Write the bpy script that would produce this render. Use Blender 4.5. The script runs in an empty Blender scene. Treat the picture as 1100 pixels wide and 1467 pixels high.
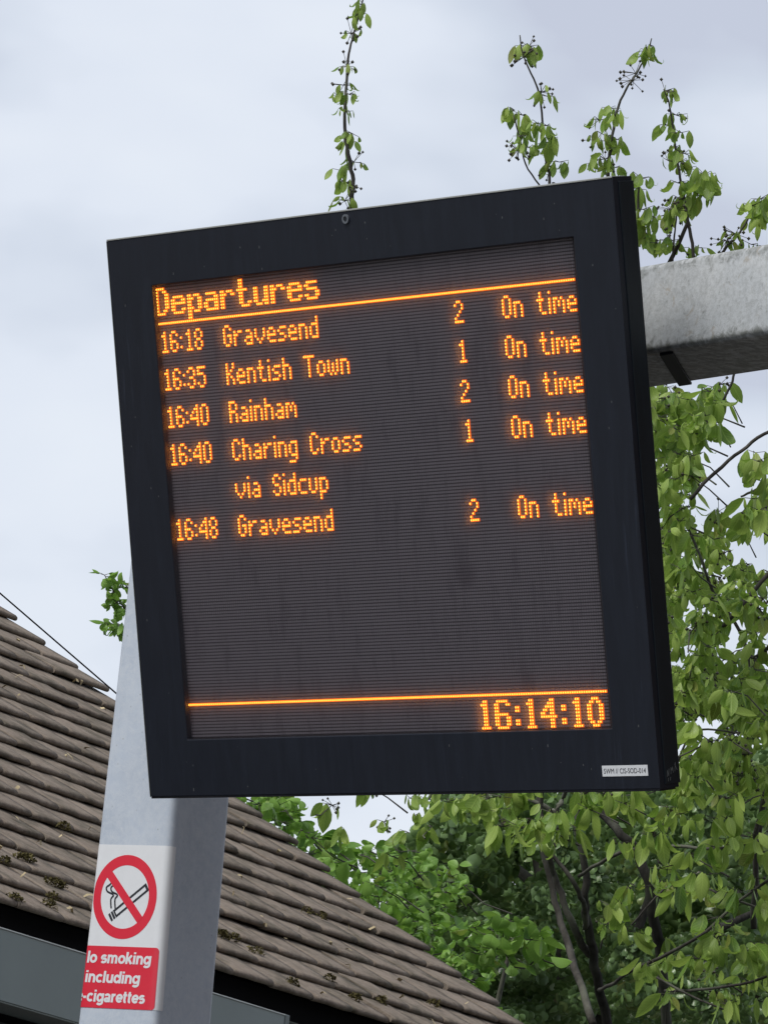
import bpy, bmesh, math, random
from math import sin, cos, radians, pi, sqrt, atan2
from mathutils import Vector, Matrix, Quaternion, noise
random.seed(7)
rnd = random.Random(11)

# ------------------------------------------------------------------ camera, sky, sun, exposure
sc = bpy.context.scene
COL = sc.collection
FPX, CX, CY = 8400.0, 550.0, 733.5            # focal length in photo pixels, photo centre
ROLL, PITCH = radians(5.3), radians(8.266)
UPC = Vector((cos(PITCH)*sin(ROLL), -cos(PITCH)*cos(ROLL), sin(PITCH)))   # world up in camera axes (right, down, forward)
YC = (Vector((0, 0, 1)) - UPC*UPC.z).normalized()
XC = YC.cross(UPC)
M = Matrix((XC, YC, UPC))                      # camera axes -> world axes
EYE = Vector((0, 0, 1.6))
def at(x, y, z):
    """world point seen at photo pixel (x, y) at forward distance z metres"""
    return EYE + M @ Vector(((x-CX)/FPX*z, (y-CY)/FPX*z, z))
def wd(v): return M @ Vector(v)                # camera-axes direction -> world
def depth(p): return (M.transposed() @ (p-EYE)).z
def pix(p):
    c = M.transposed() @ (p-EYE)
    return (CX+FPX*c.x/c.z, CY+FPX*c.y/c.z, c.z)

cam = bpy.data.cameras.new('camera'); camo = bpy.data.objects.new('camera', cam); COL.objects.link(camo)
cam.sensor_fit = 'VERTICAL'; cam.sensor_height = 24.0; cam.lens = FPX/1467.0*24.0
cam.clip_start = 0.1; cam.clip_end = 3000
r_, u_, b_ = wd((1, 0, 0)), wd((0, -1, 0)), wd((0, 0, -1))
camo.matrix_world = Matrix(((r_.x, u_.x, b_.x, EYE.x), (r_.y, u_.y, b_.y, EYE.y), (r_.z, u_.z, b_.z, EYE.z), (0, 0, 0, 1)))
sc.camera = camo
cam.dof.use_dof = False

SUN_AZ, SUN_EL = radians(235), radians(55)     # compass-like angle measured clockwise from +Y: behind and left of the camera
sun_dir = Vector((sin(SUN_AZ)*cos(SUN_EL), cos(SUN_AZ)*cos(SUN_EL), sin(SUN_EL)))
world = bpy.data.worlds.new('World'); sc.world = world; world.use_nodes = True
wn, wl = world.node_tree.nodes, world.node_tree.links
wn.clear()
wout = wn.new('ShaderNodeOutputWorld'); bg = wn.new('ShaderNodeBackground'); bg2 = wn.new('ShaderNodeBackground')
sky = wn.new('ShaderNodeTexSky'); sky.sky_type = 'NISHITA'; sky.sun_disc = False
sky.sun_elevation = SUN_EL; sky.sun_rotation = SUN_AZ
bg.inputs['Strength'].default_value = 0.12; wl.new(sky.outputs[0], bg.inputs[0])
tc = wn.new('ShaderNodeTexCoord')
mp = wn.new('ShaderNodeMapping'); mp.inputs['Scale'].default_value = (1, 1, 1.9); wl.new(tc.outputs['Generated'], mp.inputs[0])
n1 = wn.new('ShaderNodeTexNoise'); n1.inputs['Scale'].default_value = 13.0; n1.inputs['Detail'].default_value = 3.5; n1.inputs['Roughness'].default_value = .42
n2 = wn.new('ShaderNodeTexNoise'); n2.inputs['Scale'].default_value = 24.0; n2.inputs['Detail'].default_value = 3; n2.inputs['Roughness'].default_value = .45
wl.new(mp.outputs[0], n1.inputs[0]); wl.new(mp.outputs[0], n2.inputs[0])
mx = wn.new('ShaderNodeMath'); mx.operation = 'MULTIPLY_ADD'; mx.inputs[1].default_value = .48
wl.new(n2.outputs[0], mx.inputs[0]); wl.new(n1.outputs[0], mx.inputs[2])
sepz = wn.new('ShaderNodeSeparateXYZ'); wl.new(tc.outputs['Generated'], sepz.inputs[0])
mz = wn.new('ShaderNodeMath'); mz.operation = 'MULTIPLY_ADD'; mz.inputs[1].default_value = -1.35; wl.new(sepz.outputs[2], mz.inputs[0]); wl.new(mx.outputs[0], mz.inputs[2])
cr = wn.new('ShaderNodeValToRGB')
e = cr.color_ramp.elements
e[0].position = .36; e[0].color = (.545, .585, .695, 1)
e[1].position = .80; e[1].color = (.79, .835, .905, 1)
x = e.new(.45); x.color = (.615, .67, .77, 1)
x = e.new(.60); x.color = (.735, .785, .875, 1)
wl.new(mz.outputs[0], cr.inputs[0]); wl.new(cr.outputs[0], bg2.inputs[0]); bg2.inputs['Strength'].default_value = 1.0
ms = wn.new('ShaderNodeMixShader'); ms.inputs[0].default_value = .93
wl.new(bg.outputs[0], ms.inputs[1]); wl.new(bg2.outputs[0], ms.inputs[2]); wl.new(ms.outputs[0], wout.inputs[0])

sl = bpy.data.lights.new('sun', 'SUN'); sl.energy = 3.0; sl.angle = radians(26); sl.color = (1.0, .965, .91)
so = bpy.data.objects.new('sun', sl); COL.objects.link(so)
so.rotation_euler = sun_dir.to_track_quat('Z', 'Y').to_euler(); so.location = (0, 0, 30)
sc.view_settings.view_transform = 'Standard'; sc.view_settings.look = 'None'; sc.view_settings.exposure = 0.08; sc.view_settings.gamma = 1.0
sc.view_settings.use_curve_mapping = False
sc.render.engine = 'CYCLES'

# ------------------------------------------------------------------ helpers
def tag(o, label=None, cat=None, group=None, kind=None):
    if label: o['label'] = label
    if cat: o['category'] = cat
    if group: o['group'] = group
    if kind: o['kind'] = kind
    return o
def empty(name, loc, label, cat, group=None):
    o = bpy.data.objects.new(name, None); COL.objects.link(o); o.matrix_local = Matrix.Translation(loc); o.empty_display_size = .1; WORLDM[o.name] = Matrix.Translation(loc)
    return tag(o, label, cat, group)
def link(name, me, parent=None, kind=None, mat=None, matrix=None):
    o = bpy.data.objects.new(name, me); COL.objects.link(o)
    if mat is not None and not me.materials: me.materials.append(mat)
    mw = matrix if matrix is not None else Matrix.Identity(4)
    if parent is not None:
        o.parent = parent
        o.matrix_local = ROOTINV(parent) @ mw
    else: o.matrix_local = mw
    WORLDM[o.name] = mw
    if kind: o['kind'] = kind
    return o
WORLDM = {}
def ROOTINV(p): return WORLDM[p.name].inverted()
def mesh(name, vs, fs, mats=None, fm=None, smooth=False):
    me = bpy.data.meshes.new(name); me.from_pydata([tuple(v) for v in vs], [], fs)
    for m in (mats or []): me.materials.append(m)
    if fm: me.polygons.foreach_set('material_index', fm)
    if smooth: me.polygons.foreach_set('use_smooth', [True]*len(me.polygons))
    me.update(); return me
def bevel_mesh(me, w, seg=2, angle=30):
    bm = bmesh.new(); bm.from_mesh(me)
    bmesh.ops.recalc_face_normals(bm, faces=bm.faces)
    ed = [e for e in bm.edges if len(e.link_faces) == 2 and e.calc_face_angle(0) > radians(angle)]
    bmesh.ops.bevel(bm, geom=ed, offset=w, segments=seg, affect='EDGES', profile=.5)
    bm.to_mesh(me); bm.free(); me.update(); return me
BOXF = [(0, 3, 2, 1), (4, 5, 6, 7), (0, 1, 5, 4), (1, 2, 6, 5), (2, 3, 7, 6), (3, 0, 4, 7)]
def box_pts(o, a, b, c):
    """8 corners from corner o and edge vectors a, b, c"""
    return [o, o+a, o+a+b, o+b, o+c, o+a+c, o+a+b+c, o+b+c]
def add_box(vs, fs, o, a, b, c):
    n = len(vs); vs += box_pts(o, a, b, c); fs += [tuple(n+i for i in f) for f in BOXF]
def fix_normals(me):
    bm = bmesh.new(); bm.from_mesh(me); bmesh.ops.recalc_face_normals(bm, faces=bm.faces); bm.to_mesh(me); bm.free()
def box(name, o, a, b, c, mat, parent=None, bev=0, kind=None):
    vs, fs = [], []; add_box(vs, fs, o, a, b, c); me = mesh(name, vs, fs, [mat]); fix_normals(me)
    if bev: bevel_mesh(me, bev)
    return link(name, me, parent, kind)
def catmull(P, R, n=4):
    out, ro = [], []
    for i in range(len(P)-1):
        p0 = P[max(i-1, 0)]; p1 = P[i]; p2 = P[i+1]; p3 = P[min(i+2, len(P)-1)]
        for k in range(n):
            t = k/n
            out.append(.5*((2*p1)+(p2-p0)*t+(2*p0-5*p1+4*p2-p3)*t*t+(3*p1-p0-3*p2+p3)*t**3)); ro.append(R[i]*(1-t)+R[i+1]*t)
    out.append(P[-1]); ro.append(R[-1]); return out, ro
def tube(vs, fs, P, R, sides=6, caps=True, wob=0):
    n0 = len(vs); N = len(P)
    for i, p in enumerate(P):
        d = (P[min(i+1, N-1)]-P[max(i-1, 0)]).normalized()
        a = d.cross(Vector((.31, .2, .93))).normalized(); b = d.cross(a)
        for k in range(sides):
            an = 2*pi*k/sides; rr = R[i]*(1+wob*(rnd.random()-.5))
            vs.append(p+a*cos(an)*rr+b*sin(an)*rr)
    for i in range(N-1):
        for k in range(sides):
            j = (k+1) % sides; A = n0+i*sides
            fs.append((A+k, A+j, A+sides+j, A+sides+k))
    if caps:
        fs.append(tuple(n0+k for k in range(sides))[::-1]); fs.append(tuple(n0+(N-1)*sides+k for k in range(sides)))

# ------------------------------------------------------------------ materials
class NT:
    def __init__(s, name):
        s.m = bpy.data.materials.new(name); s.m.use_nodes = True; s.n = s.m.node_tree.nodes; s.l = s.m.node_tree.links
        s.b = s.n['Principled BSDF']; s.o = s.n['Material Output']
    def new(s, t, **k):
        x = s.n.new(t)
        for a, v in k.items(): setattr(x, a, v)
        return x
    def noise(s, scale, detail=4, rough=.5, vec=None, sc=None, dist=0):
        x = s.n.new('ShaderNodeTexNoise'); x.inputs['Scale'].default_value = scale; x.inputs['Detail'].default_value = detail
        x.inputs['Roughness'].default_value = rough; x.inputs['Distortion'].default_value = dist
        s.coord(x.inputs[0], vec, sc); return x.outputs[0]
    def coord(s, inp, vec=None, sc=None):
        if vec is None:
            if not hasattr(s, 'tc'): s.tc = s.n.new('ShaderNodeTexCoord')
            vec = s.tc.outputs['Object']
        if sc is not None:
            m = s.n.new('ShaderNodeMapping'); m.inputs['Scale'].default_value = sc; s.l.new(vec, m.inputs[0]); vec = m.outputs[0]
        s.l.new(vec, inp)
    def ramp(s, fac, stops):
        x = s.n.new('ShaderNodeValToRGB'); e = x.color_ramp.elements
        while len(e) > 1: e.remove(e[-1])
        e[0].position = stops[0][0]; e[0].color = (*stops[0][1], 1)
        for p, c in stops[1:]:
            k = e.new(p); k.color = (*c, 1)
        s.l.new(fac, x.inputs[0]); return x.outputs[0]
    def mix(s, fac, a, b, mode='MIX'):
        x = s.n.new('ShaderNodeMix'); x.data_type = 'RGBA'; x.blend_type = mode
        for i, v in ((0, fac), (6, a), (7, b)):
            if isinstance(v, (int, float)): x.inputs[i].default_value = v
            elif isinstance(v, tuple): x.inputs[i].default_value = (*v, 1)
            else: s.l.new(v, x.inputs[i])
        return x.outputs[2]
    def math(s, op, a, b=None, c=None):
        x = s.n.new('ShaderNodeMath'); x.operation = op
        for i, v in enumerate((a, b, c)):
            if v is None: continue
            if isinstance(v, (int, float)): x.inputs[i].default_value = v
            else: s.l.new(v, x.inputs[i])
        return x.outputs[0]
    def bump(s, h, strength=.3, dist=.002):
        x = s.n.new('ShaderNodeBump'); x.inputs['Strength'].default_value = strength; x.inputs['Distance'].default_value = dist
        s.l.new(h, x.inputs['Height']); s.l.new(x.outputs[0], s.b.inputs['Normal']); return x
    def set(s, **k):
        for a, v in k.items():
            a = {'color': 'Base Color', 'rough': 'Roughness', 'metal': 'Metallic', 'spec': 'Specular IOR Level', 'em': 'Emission Color', 'es': 'Emission Strength'}[a]
            if isinstance(v, (int, float)): s.b.inputs[a].default_value = v
            elif isinstance(v, tuple): s.b.inputs[a].default_value = (*v, 1)
            else: s.l.new(v, s.b.inputs[a])
        return s
G = (0.0, 0.0, 0.0)
def gr(v): return (v, v, v)

def m_board(name='board_paint', base=(.0115, .0145, .0225)):
    t = NT(name)
    st = t.noise(6, 6, .65, sc=(7, 1.0, 7), dist=.4); sp = t.noise(260, 2, .5)
    lo = t.noise(3.5, 5, .65)
    c = t.mix(t.ramp(st, [(.42, G), (.75, gr(1))]), tuple(v*.9 for v in base), tuple(v*1.22 for v in base))
    rn = t.ramp(t.noise(9, 4, .6, sc=(9, .55, 9)), [(.60, G), (.72, gr(.5))]); c = t.mix(t.math('MULTIPLY', rn, t.ramp(t.noise(2.5, 3), [(.45, G), (.6, gr(1))])), c, tuple(v*2.6 for v in base))
    dust = t.math('MULTIPLY', t.ramp(sp, [(.70, G), (.78, gr(1))]), t.ramp(lo, [(.45, G), (.7, gr(1))]))
    c = t.mix(t.math('MULTIPLY', dust, .35), c, (.09, .10, .10))
    t.set(color=c, rough=t.math('MULTIPLY_ADD', lo, .25, .34), spec=.26)
    t.bump(t.noise(90, 3), .05); return t.m
def m_plain(name, col, rough=.5, metal=0, spec=.5, var=.15, scale=8, bump=0):
    t = NT(name); n = t.noise(scale, 5, .6)
    c = t.mix(t.ramp(n, [(.3, G), (.7, gr(1))]), tuple(v*(1-var) for v in col), tuple(min(1, v*(1+var)) for v in col))
    t.set(color=c, rough=rough, metal=metal, spec=spec)
    if bump: t.bump(t.noise(scale*8, 4), bump)
    return t.m
def m_post():
    """pale blue-grey paint with orange-peel mottling, chips and hairline marks"""
    t = NT('post_paint')
    a = t.noise(5, 6, .62); b = t.noise(60, 4, .65); c2 = t.noise(14, 8, .75, dist=2.2)
    col = t.mix(t.ramp(a, [(.3, G), (.72, gr(1))]), (.38, .435, .51), (.48, .54, .62))
    col = t.mix(t.ramp(b, [(.35, gr(.0)), (.7, gr(.35))]), col, (.60, .635, .67))
    scr = t.ramp(c2, [(.485, G), (.50, gr(1)), (.515, G)])
    col = t.mix(t.math('MULTIPLY', scr, .5), col, (.62, .65, .67))
    v = t.new('ShaderNodeTexVoronoi'); v.inputs['Scale'].default_value = 55; t.coord(v.inputs[0])
    spk = t.math('MULTIPLY', t.ramp(v.outputs[0], [(.0, gr(1)), (.14, G)]), t.ramp(t.noise(18, 3), [(.46, G), (.58, gr(1))]))
    col = t.mix(t.math('MULTIPLY', spk, .7), col, (.12, .13, .12))
    t.set(color=col, rough=.5, spec=.35); t.bump(b, .25, .0015); return t.m
def m_beam():
    """old light paint, algae blotches on the upper and lower edges, lichen freckles"""
    t = NT('beam_paint')
    a = t.noise(8, 6, .65); b = t.noise(45, 8, .72, dist=.6); s3 = t.noise(120, 4, .7)
    col = t.mix(t.ramp(a, [(.3, G), (.7, gr(1))]), (.40, .43, .45), (.52, .54, .545))
    col = t.mix(t.ramp(s3, [(.42, G), (.64, gr(.5))]), col, (.28, .29, .285))
    sx = t.new('ShaderNodeSeparateXYZ'); t.coord(sx.inputs[0])
    z = t.math('ABSOLUTE', sx.outputs[2])                       # 0 centre, .075 at the edges
    edge = t.ramp(t.math('MULTIPLY_ADD', a, .03, z), [(.066, G), (.096, gr(1))])
    blot = t.ramp(t.math('MULTIPLY_ADD', edge, .16, b), [(.56, G), (.70, gr(1))])
    col = t.mix(t.math('MULTIPLY', blot, .55), col, (.075, .08, .06))
    r = t.noise(22, 6, .7, dist=1)
    col = t.mix(t.math('MULTIPLY', t.ramp(r, [(.60, G), (.68, gr(1))]), .55), col, (.30, .25, .18))
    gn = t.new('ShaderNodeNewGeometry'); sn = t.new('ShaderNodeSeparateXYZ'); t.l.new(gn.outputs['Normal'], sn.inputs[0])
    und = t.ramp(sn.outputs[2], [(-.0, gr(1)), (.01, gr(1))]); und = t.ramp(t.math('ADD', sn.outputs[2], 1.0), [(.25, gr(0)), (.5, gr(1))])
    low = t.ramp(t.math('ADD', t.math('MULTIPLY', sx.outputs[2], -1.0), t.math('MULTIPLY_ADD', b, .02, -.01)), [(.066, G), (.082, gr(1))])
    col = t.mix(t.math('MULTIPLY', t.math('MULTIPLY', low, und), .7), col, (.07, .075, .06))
    sl_ = t.new('ShaderNodeTexWave'); 
    t.set(color=col, rough=.62, spec=.3); t.bump(b, .5, .002); return t.m
def m_tile():
    t = NT('weathered_clay')
    if 1:
        geo = t.new('ShaderNodeObjectInfo'); g2 = t.new('ShaderNodeNewGeometry')
        rv = t.math('FRACT', t.math('ADD', geo.outputs['Random'], g2.outputs['Random Per Island']))
        wp = g2.outputs['Position']
    a = t.noise(9, 7, .7, vec=wp); b = t.noise(55, 6, .75, vec=wp); c3 = t.noise(170, 3, .6, vec=wp)
    col = t.mix(rv, (.160, .127, .100), (.215, .174, .140))
    col = t.mix(t.ramp(b, [(.38, gr(.0)), (.66, gr(.75))]), col, (.275, .238, .196))
    col = t.mix(t.ramp(a, [(.46, G), (.66, gr(.8))]), col, (.075, .068, .050))
    lic = t.math('MULTIPLY', t.ramp(c3, [(.66, G), (.72, gr(1))]), t.ramp(t.noise(25, 3, .6, vec=wp), [(.42, G), (.6, gr(1))]))
    col = t.mix(t.math('MULTIPLY', lic, .75), col, (.42, .40, .33))
    moss = t.ramp(t.noise(13, 5, .7, vec=wp), [(.64, G), (.72, gr(.7))])
    col = t.mix(moss, col, (.050, .050, .018))
    t.set(color=col, rough=.93, spec=.15); t.bump(t.mix(.5, b, c3), .8, .004); return t.m
def m_leaf(name, c1, c2, back=1.25, trans=.4, rough=.42, veins=True):
    t = NT(name)
    oi = t.new('ShaderNodeObjectInfo'); ge = t.new('ShaderNodeNewGeometry')
    rv = t.math('FRACT', t.math('ADD', oi.outputs['Random'], ge.outputs['Random Per Island']))
    col = t.mix(rv, c1, c2)
    tip = t.ramp(t.math('FRACT', t.math('MULTIPLY', rv, 7.3)), [(.90, G), (.97, gr(.55))])
    col = t.mix(tip, col, (.20, .155, .035))
    if veins:
        uv = t.new('ShaderNodeUVMap'); sx = t.new('ShaderNodeSeparateXYZ'); t.l.new(uv.outputs[0], sx.inputs[0])
        au = t.math('ABSOLUTE', t.math('SUBTRACT', sx.outputs[0], .5))
        mid = t.ramp(au, [(.0, gr(1)), (.05, G)])
        lat = t.math('SINE', t.math('MULTIPLY', t.math('SUBTRACT', sx.outputs[1], t.math('MULTIPLY', au, .45)), 55.0))
        ve = t.math('MAXIMUM', mid, t.math('MULTIPLY', t.ramp(lat, [(.80, G), (1.0, gr(1))]), .55))
        col = t.mix(t.math('MULTIPLY', ve, .35), col, tuple(min(1, v*1.9+.02) for v in c2))
        bp = t.bump(ve, .35, .002)
    mf = t.math('MULTIPLY', ge.outputs['Backfacing'], .5)
    col2 = t.mix(mf, col, tuple(v*back+.015 for v in c2))
    t.set(color=col2, rough=rough, spec=.4)
    tr = t.new('ShaderNodeBsdfTranslucent'); t.l.new(t.mix(.35, col, (.20, .34, .03)), tr.inputs[0])
    mxs = t.new('ShaderNodeMixShader'); mxs.inputs[0].default_value = trans
    t.l.new(t.b.outputs[0], mxs.inputs[1]); t.l.new(tr.outputs[0], mxs.inputs[2]); t.l.new(mxs.outputs[0], t.o.inputs[0])
    return t.m
def m_bark(name, c1, c2):
    t = NT(name); a = t.noise(30, 6, .7, sc=(1, 1, .35)); b = t.noise(6, 4)
    col = t.mix(t.ramp(a, [(.35, G), (.7, gr(1))]), c1, c2)
    col = t.mix(t.math('MULTIPLY', t.ramp(b, [(.5, G), (.65, gr(1))]), .5), col, (.16, .17, .13))
    t.set(color=col, rough=.9, spec=.2); t.bump(a, .8, .004); return t.m
def m_emit(name, col, s):
    t = NT(name); t.set(color=(.02, .01, .0), em=col, es=s, rough=.4); return t.m

BOARD = m_board()
BOARD_SIDE = m_board('board_side_paint', (.010, .015, .020))
TRIM = m_plain('sky_lit_trim', (.42, .43, .41), .45, .3)  # paler than the case to paint sky light on the rim
SCREEN = m_plain('screen_matt_black', (.020, .017, .021), .6, 0, .2)
POST = m_post(); BEAM = m_beam(); TILE = m_tile()
DARK = m_plain('dark_steel', (.014, .017, .022), .5, 0, .3)
UNDER = m_plain('roof_underlay', (.010, .010, .012), .9, 0, .1)
WHITE = m_plain('white_vinyl', (.70, .72, .74), .32, 0, .5, .03, 30, .06)
RED = m_plain('red_vinyl', (.66, .030, .055), .32, 0, .5, .04, 20, .04)
INK = m_plain('charcoal_print', (.028, .030, .036), .4)
GUTTER = m_plain('grey_green_paint', (.27, .325, .315), .45, 0, .4, .08, 3)
BARK = m_bark('grey_brown_bark', (.034, .031, .027), (.105, .098, .086))
BARKD = m_bark('dark_bark', (.020, .019, .017), (.058, .055, .048))
LEAF_C = m_leaf('cherry_leaf', (.120, .235, .034), (.345, .465, .100), trans=.45)
LEAF_I = m_leaf('ivy_leaf', (.020, .050, .022), (.145, .235, .080), trans=.22, rough=.30, veins=False)
LEAF_L = m_leaf('lime_leaf', (.085, .210, .030), (.220, .390, .070), trans=.42, veins=True)
BERRY = m_plain('unripe_cherry', (.045, .040, .022), .5)
BUD = m_plain('reddish_bud_scale', (.16, .075, .045), .8)
MOSS = m_plain('roof_moss', (.085, .074, .032), 1.0, 0, .05, .5, 60, .8)
DRYLEAF = m_plain('dry_leaf_litter', (.40, .33, .20), .8, 0, .2, .4, 40)
LED_CORE = m_emit('lit_led_core', (1.0, .42, .05), 3.3)
LED_RIM = m_emit('lit_led_rim', (1.0, .13, .002), 1.15)

def m_row():
    t = NT('unlit_led_row')                                     # grey lens caps, one every 6 mm
    sx = t.new('ShaderNodeSeparateXYZ'); t.coord(sx.inputs[0])
    w = t.math('SINE', t.math('MULTIPLY', sx.outputs[0], 2*pi/.006))
    st = t.noise(5, 6, .7, sc=(6, 1.3, 1)); st2 = t.noise(11, 6, .75, dist=.5)
    col = t.mix(t.ramp(w, [(.2, G), (.9, gr(1))]), (.078, .070, .083), (.128, .116, .133))
    stain = t.ramp(t.math('MULTIPLY_ADD', st2, .45, st), [(.74, G), (.92, gr(1))])
    col = t.mix(t.math('MULTIPLY', stain, .55), col, (.040, .034, .046))
    fl = t.ramp(t.noise(300, 2), [(.72, G), (.78, gr(1))])
    col = t.mix(t.math('MULTIPLY', fl, .5), col, (.26, .25, .27))
    # a coaster-sized smudge right of centre
    dx = t.math('SUBTRACT', sx.outputs[0], (132.5-95.5)*.006); dy = t.math('SUBTRACT', sx.outputs[1], -(85.5-60)*.006)
    d = t.math('SQRT', t.math('ADD', t.math('MULTIPLY', dx, dx), t.math('MULTIPLY', t.math('MULTIPLY', dy, dy), 1.1)))
    sm = t.ramp(d, [(.014, gr(.55)), (.036, G)])
    col = t.mix(sm, col, (.030, .022, .032))
    t.set(color=col, rough=.42, spec=.35); return t.m
LEDROW = m_row()

# ------------------------------------------------------------------ ground and platform
tg = NT('track_ballast_ground'); g = tg.noise(1.2, 8, .7); g2 = tg.noise(18, 5, .7)
tg.set(color=tg.mix(tg.ramp(g, [(.35, G), (.65, gr(1))]), tg.mix(g2, (.045, .042, .038), (.12, .11, .10)), (.05, .065, .03)), rough=.95); tg.bump(g2, .6, .02)
link('ground', mesh('ground', [(-1500, -1500, -1.0), (1500, -1500, -1.0), (1500, 1500, -1.0), (-1500, 1500, -1.0)], [(0, 1, 2, 3)], [tg.m]), kind='structure')
ta = NT('platform_asphalt'); g = ta.noise(3, 6, .6); g2 = ta.noise(220, 3, .7)
ta.set(color=ta.mix(ta.ramp(g, [(.3, G), (.7, gr(1))]), ta.mix(g2, (.042, .042, .043), (.085, .085, .082)), (.072, .070, .066)), rough=.9); ta.bump(g2, .4, .003)
box('platform', Vector((-14, -6, -.996)), Vector((34, 0, 0)), Vector((0, 24, 0)), Vector((0, 0, .996)), ta.m, None, .02, 'structure')

# ------------------------------------------------------------------ unseen brick building, added right of the platform to shade the right-hand faces
wt = NT('brick_wall'); bt = wt.new('ShaderNodeTexBrick'); wt.coord(bt.inputs[0], None, (4, 4, 4))
bt.inputs['Color1'].default_value = (.16, .085, .06, 1); bt.inputs['Color2'].default_value = (.11, .06, .05, 1); bt.inputs['Mortar'].default_value = (.18, .17, .15, 1); wt.set(color=bt.outputs[0], rough=.9)
sb = empty('added_shade_building', Vector((8, 0, .004)), 'dark brick building right of the platform, outside the picture, added to shade the post', 'building')
box('wall', Vector((3.3, -15, .004)), Vector((8.4, 0, 0)), Vector((0, 27.5, 0)), Vector((0, 0, 7.6)), wt.m, sb)  # wall of the added shade building
vs = [(3.0, -15.4, 7.61), (12.0, -15.4, 7.61), (12.0, 12.8, 7.61), (3.0, 12.8, 7.61), (7.7, -15.4, 10.6), (7.7, 12.8, 10.6)]
link('roof', mesh('roof', vs, [(3, 2, 1, 0), (0, 1, 4), (2, 3, 5), (0, 4, 5, 3), (1, 2, 5, 4)], [m_plain('added_building_slate', (.06, .06, .065), .7)]), sb)  # roof of the added shade building
for k in range(6):
    for zz in (1.2, 4.2): box('window', Vector((3.27, -13+k*4.0, zz)), Vector((.04, 0, 0)), Vector((0, 1.1, 0)), Vector((0, 0, 1.5)), m_plain('added_building_glass', (.03, .035, .04), .1) if k == 0 and zz < 2 else bpy.data.materials['added_building_glass'], sb)  # windows of the added shade building

# ------------------------------------------------------------------ departure board
PT = .006                                       # LED pitch, metres
BX = wd((.67109, -.04571, -.73997)); BY = -wd((.07814, .99690, .00929)); BZ = -wd((.73725, -.06405, .67258))   # right, up, out of the face
BX.normalize(); BZ = (BZ-BX*BZ.dot(BX)).normalized(); BY = BZ.cross(BX)
BC = EYE + M @ Vector((-3.529*PT, -4.465*PT, 1800.188*PT))
BM = Matrix(((BX.x, BY.x, BZ.x, BC.x), (BX.y, BY.y, BZ.y, BC.y), (BX.z, BY.z, BZ.z, BC.z), (0, 0, 0, 1)))
def bl(c, r, z=0.0): return Vector(((c-95.5)*PT, (60-r)*PT, z))      # LED column,row -> local
board = bpy.data.objects.new('departure_board', None); COL.objects.link(board); board.matrix_local = BM
tag(board, 'black LED departure board listing trains in orange dot-matrix letters, tilted down from a pale beam', 'departure board')
def bobj(name, me, kind=None, mat=None):
    o = bpy.data.objects.new(name, me); COL.objects.link(o); o.parent = board
    if mat: me.materials.append(mat)
    if kind: o['kind'] = kind
    return o
L_, R_, T_, B_ = -21.5, 210.2, -28.25, 151.1
LZ = -.0105; LX = -.0105*1.0985            # LED plane sits 10.5 mm behind the door; sideways shift keeps it centred in the window as seen
def bs(c, r, z=0.0): return Vector(((c-95.5)*PT+LX, (60-r)*PT, z+LZ))
def lbox(name, c0, c1, r0, r1, z0, z1, mat, bev=0, kind=None):
    vs, fs = [], []; a = bl(c0, r1, z0); add_box(vs, fs, a, Vector(((c1-c0)*PT, 0, 0)), Vector((0, (r1-r0)*PT, 0)), Vector((0, 0, z1-z0)))
    me = mesh(name, vs, fs, [mat]); fix_normals(me)
    if bev: bevel_mesh(me, bev, 2)
    return bobj(name, me, kind)
# case behind the face: sheet steel tray with folded lips
case = lbox('case', L_+.25, R_-.25, T_+.25, B_-.25, -.050, -.0172, BOARD_SIDE, .0025)
lbox('rear_housing', 20, 178, -8, 128, -.118, -.0505, DARK, .006)
# front bezel: one sheet with a window, 4 mm thick, slightly rounded rim
S0, S1, SR0, SR1 = -1.2, 192.2, -12.4, 133.0
def ring_mesh(o, i, z0, z1, mat):
    def rect(q, z): c0, c1, r0, r1 = q; return [bl(c0, r1, z), bl(c1, r1, z), bl(c1, r0, z), bl(c0, r0, z)]
    vs = rect(o, z0)+rect(o, z1)+rect(i, z0)+rect(i, z1); fs = []
    for k in range(4):
        j = (k+1) % 4
        fs += [(k, j, 4+j, 4+k), (4+k, 4+j, 12+j, 12+k), (12+k, 12+j, 8+j, 8+k), (8+k, 8+j, j, k)]
    me = mesh('bezel', vs, fs, [mat]); fix_normals(me); bevel_mesh(me, .0016, 2); return me
bobj('bezel', ring_mesh((L_, R_, T_, B_), (S0, S1, SR0, SR1), -.0170, 0.0, BOARD))
# thin lips on the door's top and left, sky light painted as paler tone
lbox('edge_strip', L_-.1, R_+.2, T_-.55, T_-.02, -.030, .0012, TRIM, .0006)
lbox('edge_strip', L_-.42, L_-.02, T_, B_, -.030, .0006, m_plain('sky_lit_edge', (.06, .065, .06), .5), .0006)
lbox('edge_strip', R_+.02, R_+.42, T_-.4, B_, -.046, .0010, BOARD, .0006)
lbox('edge_strip', L_, R_, B_+.02, B_+.6, -.040, -.001, m_board('rim_paint', (.012, .013, .016)), .0006)
# side lid: outer skin of the right flank with a bead near the front
lbox('side_panel', R_+.06, R_+.8, T_+1.0, B_-1.2, -.0485, -.012, BOARD_SIDE, .001)
# screen plate and LED rows
lbox('screen', S0+.05, S1-.05, SR0+.05, SR1-.05, -.0168, LZ-.0024, SCREEN)
vs, fs = [], []
for r in range(-12, 133):
    hh = .32 if r > -12 else .2
    jit = (rnd.random()-.5)*.05
    a = bs(-.55, r+hh+jit, -.0023); add_box(vs, fs, a, Vector((192.1*PT, 0, 0)), Vector((0, 2*hh*PT, 0)), Vector((0, 0, .0006)))
me = mesh('led_row', vs, fs, [LEDROW]); fix_normals(me); bobj('led_rows', me, 'stuff')

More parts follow.
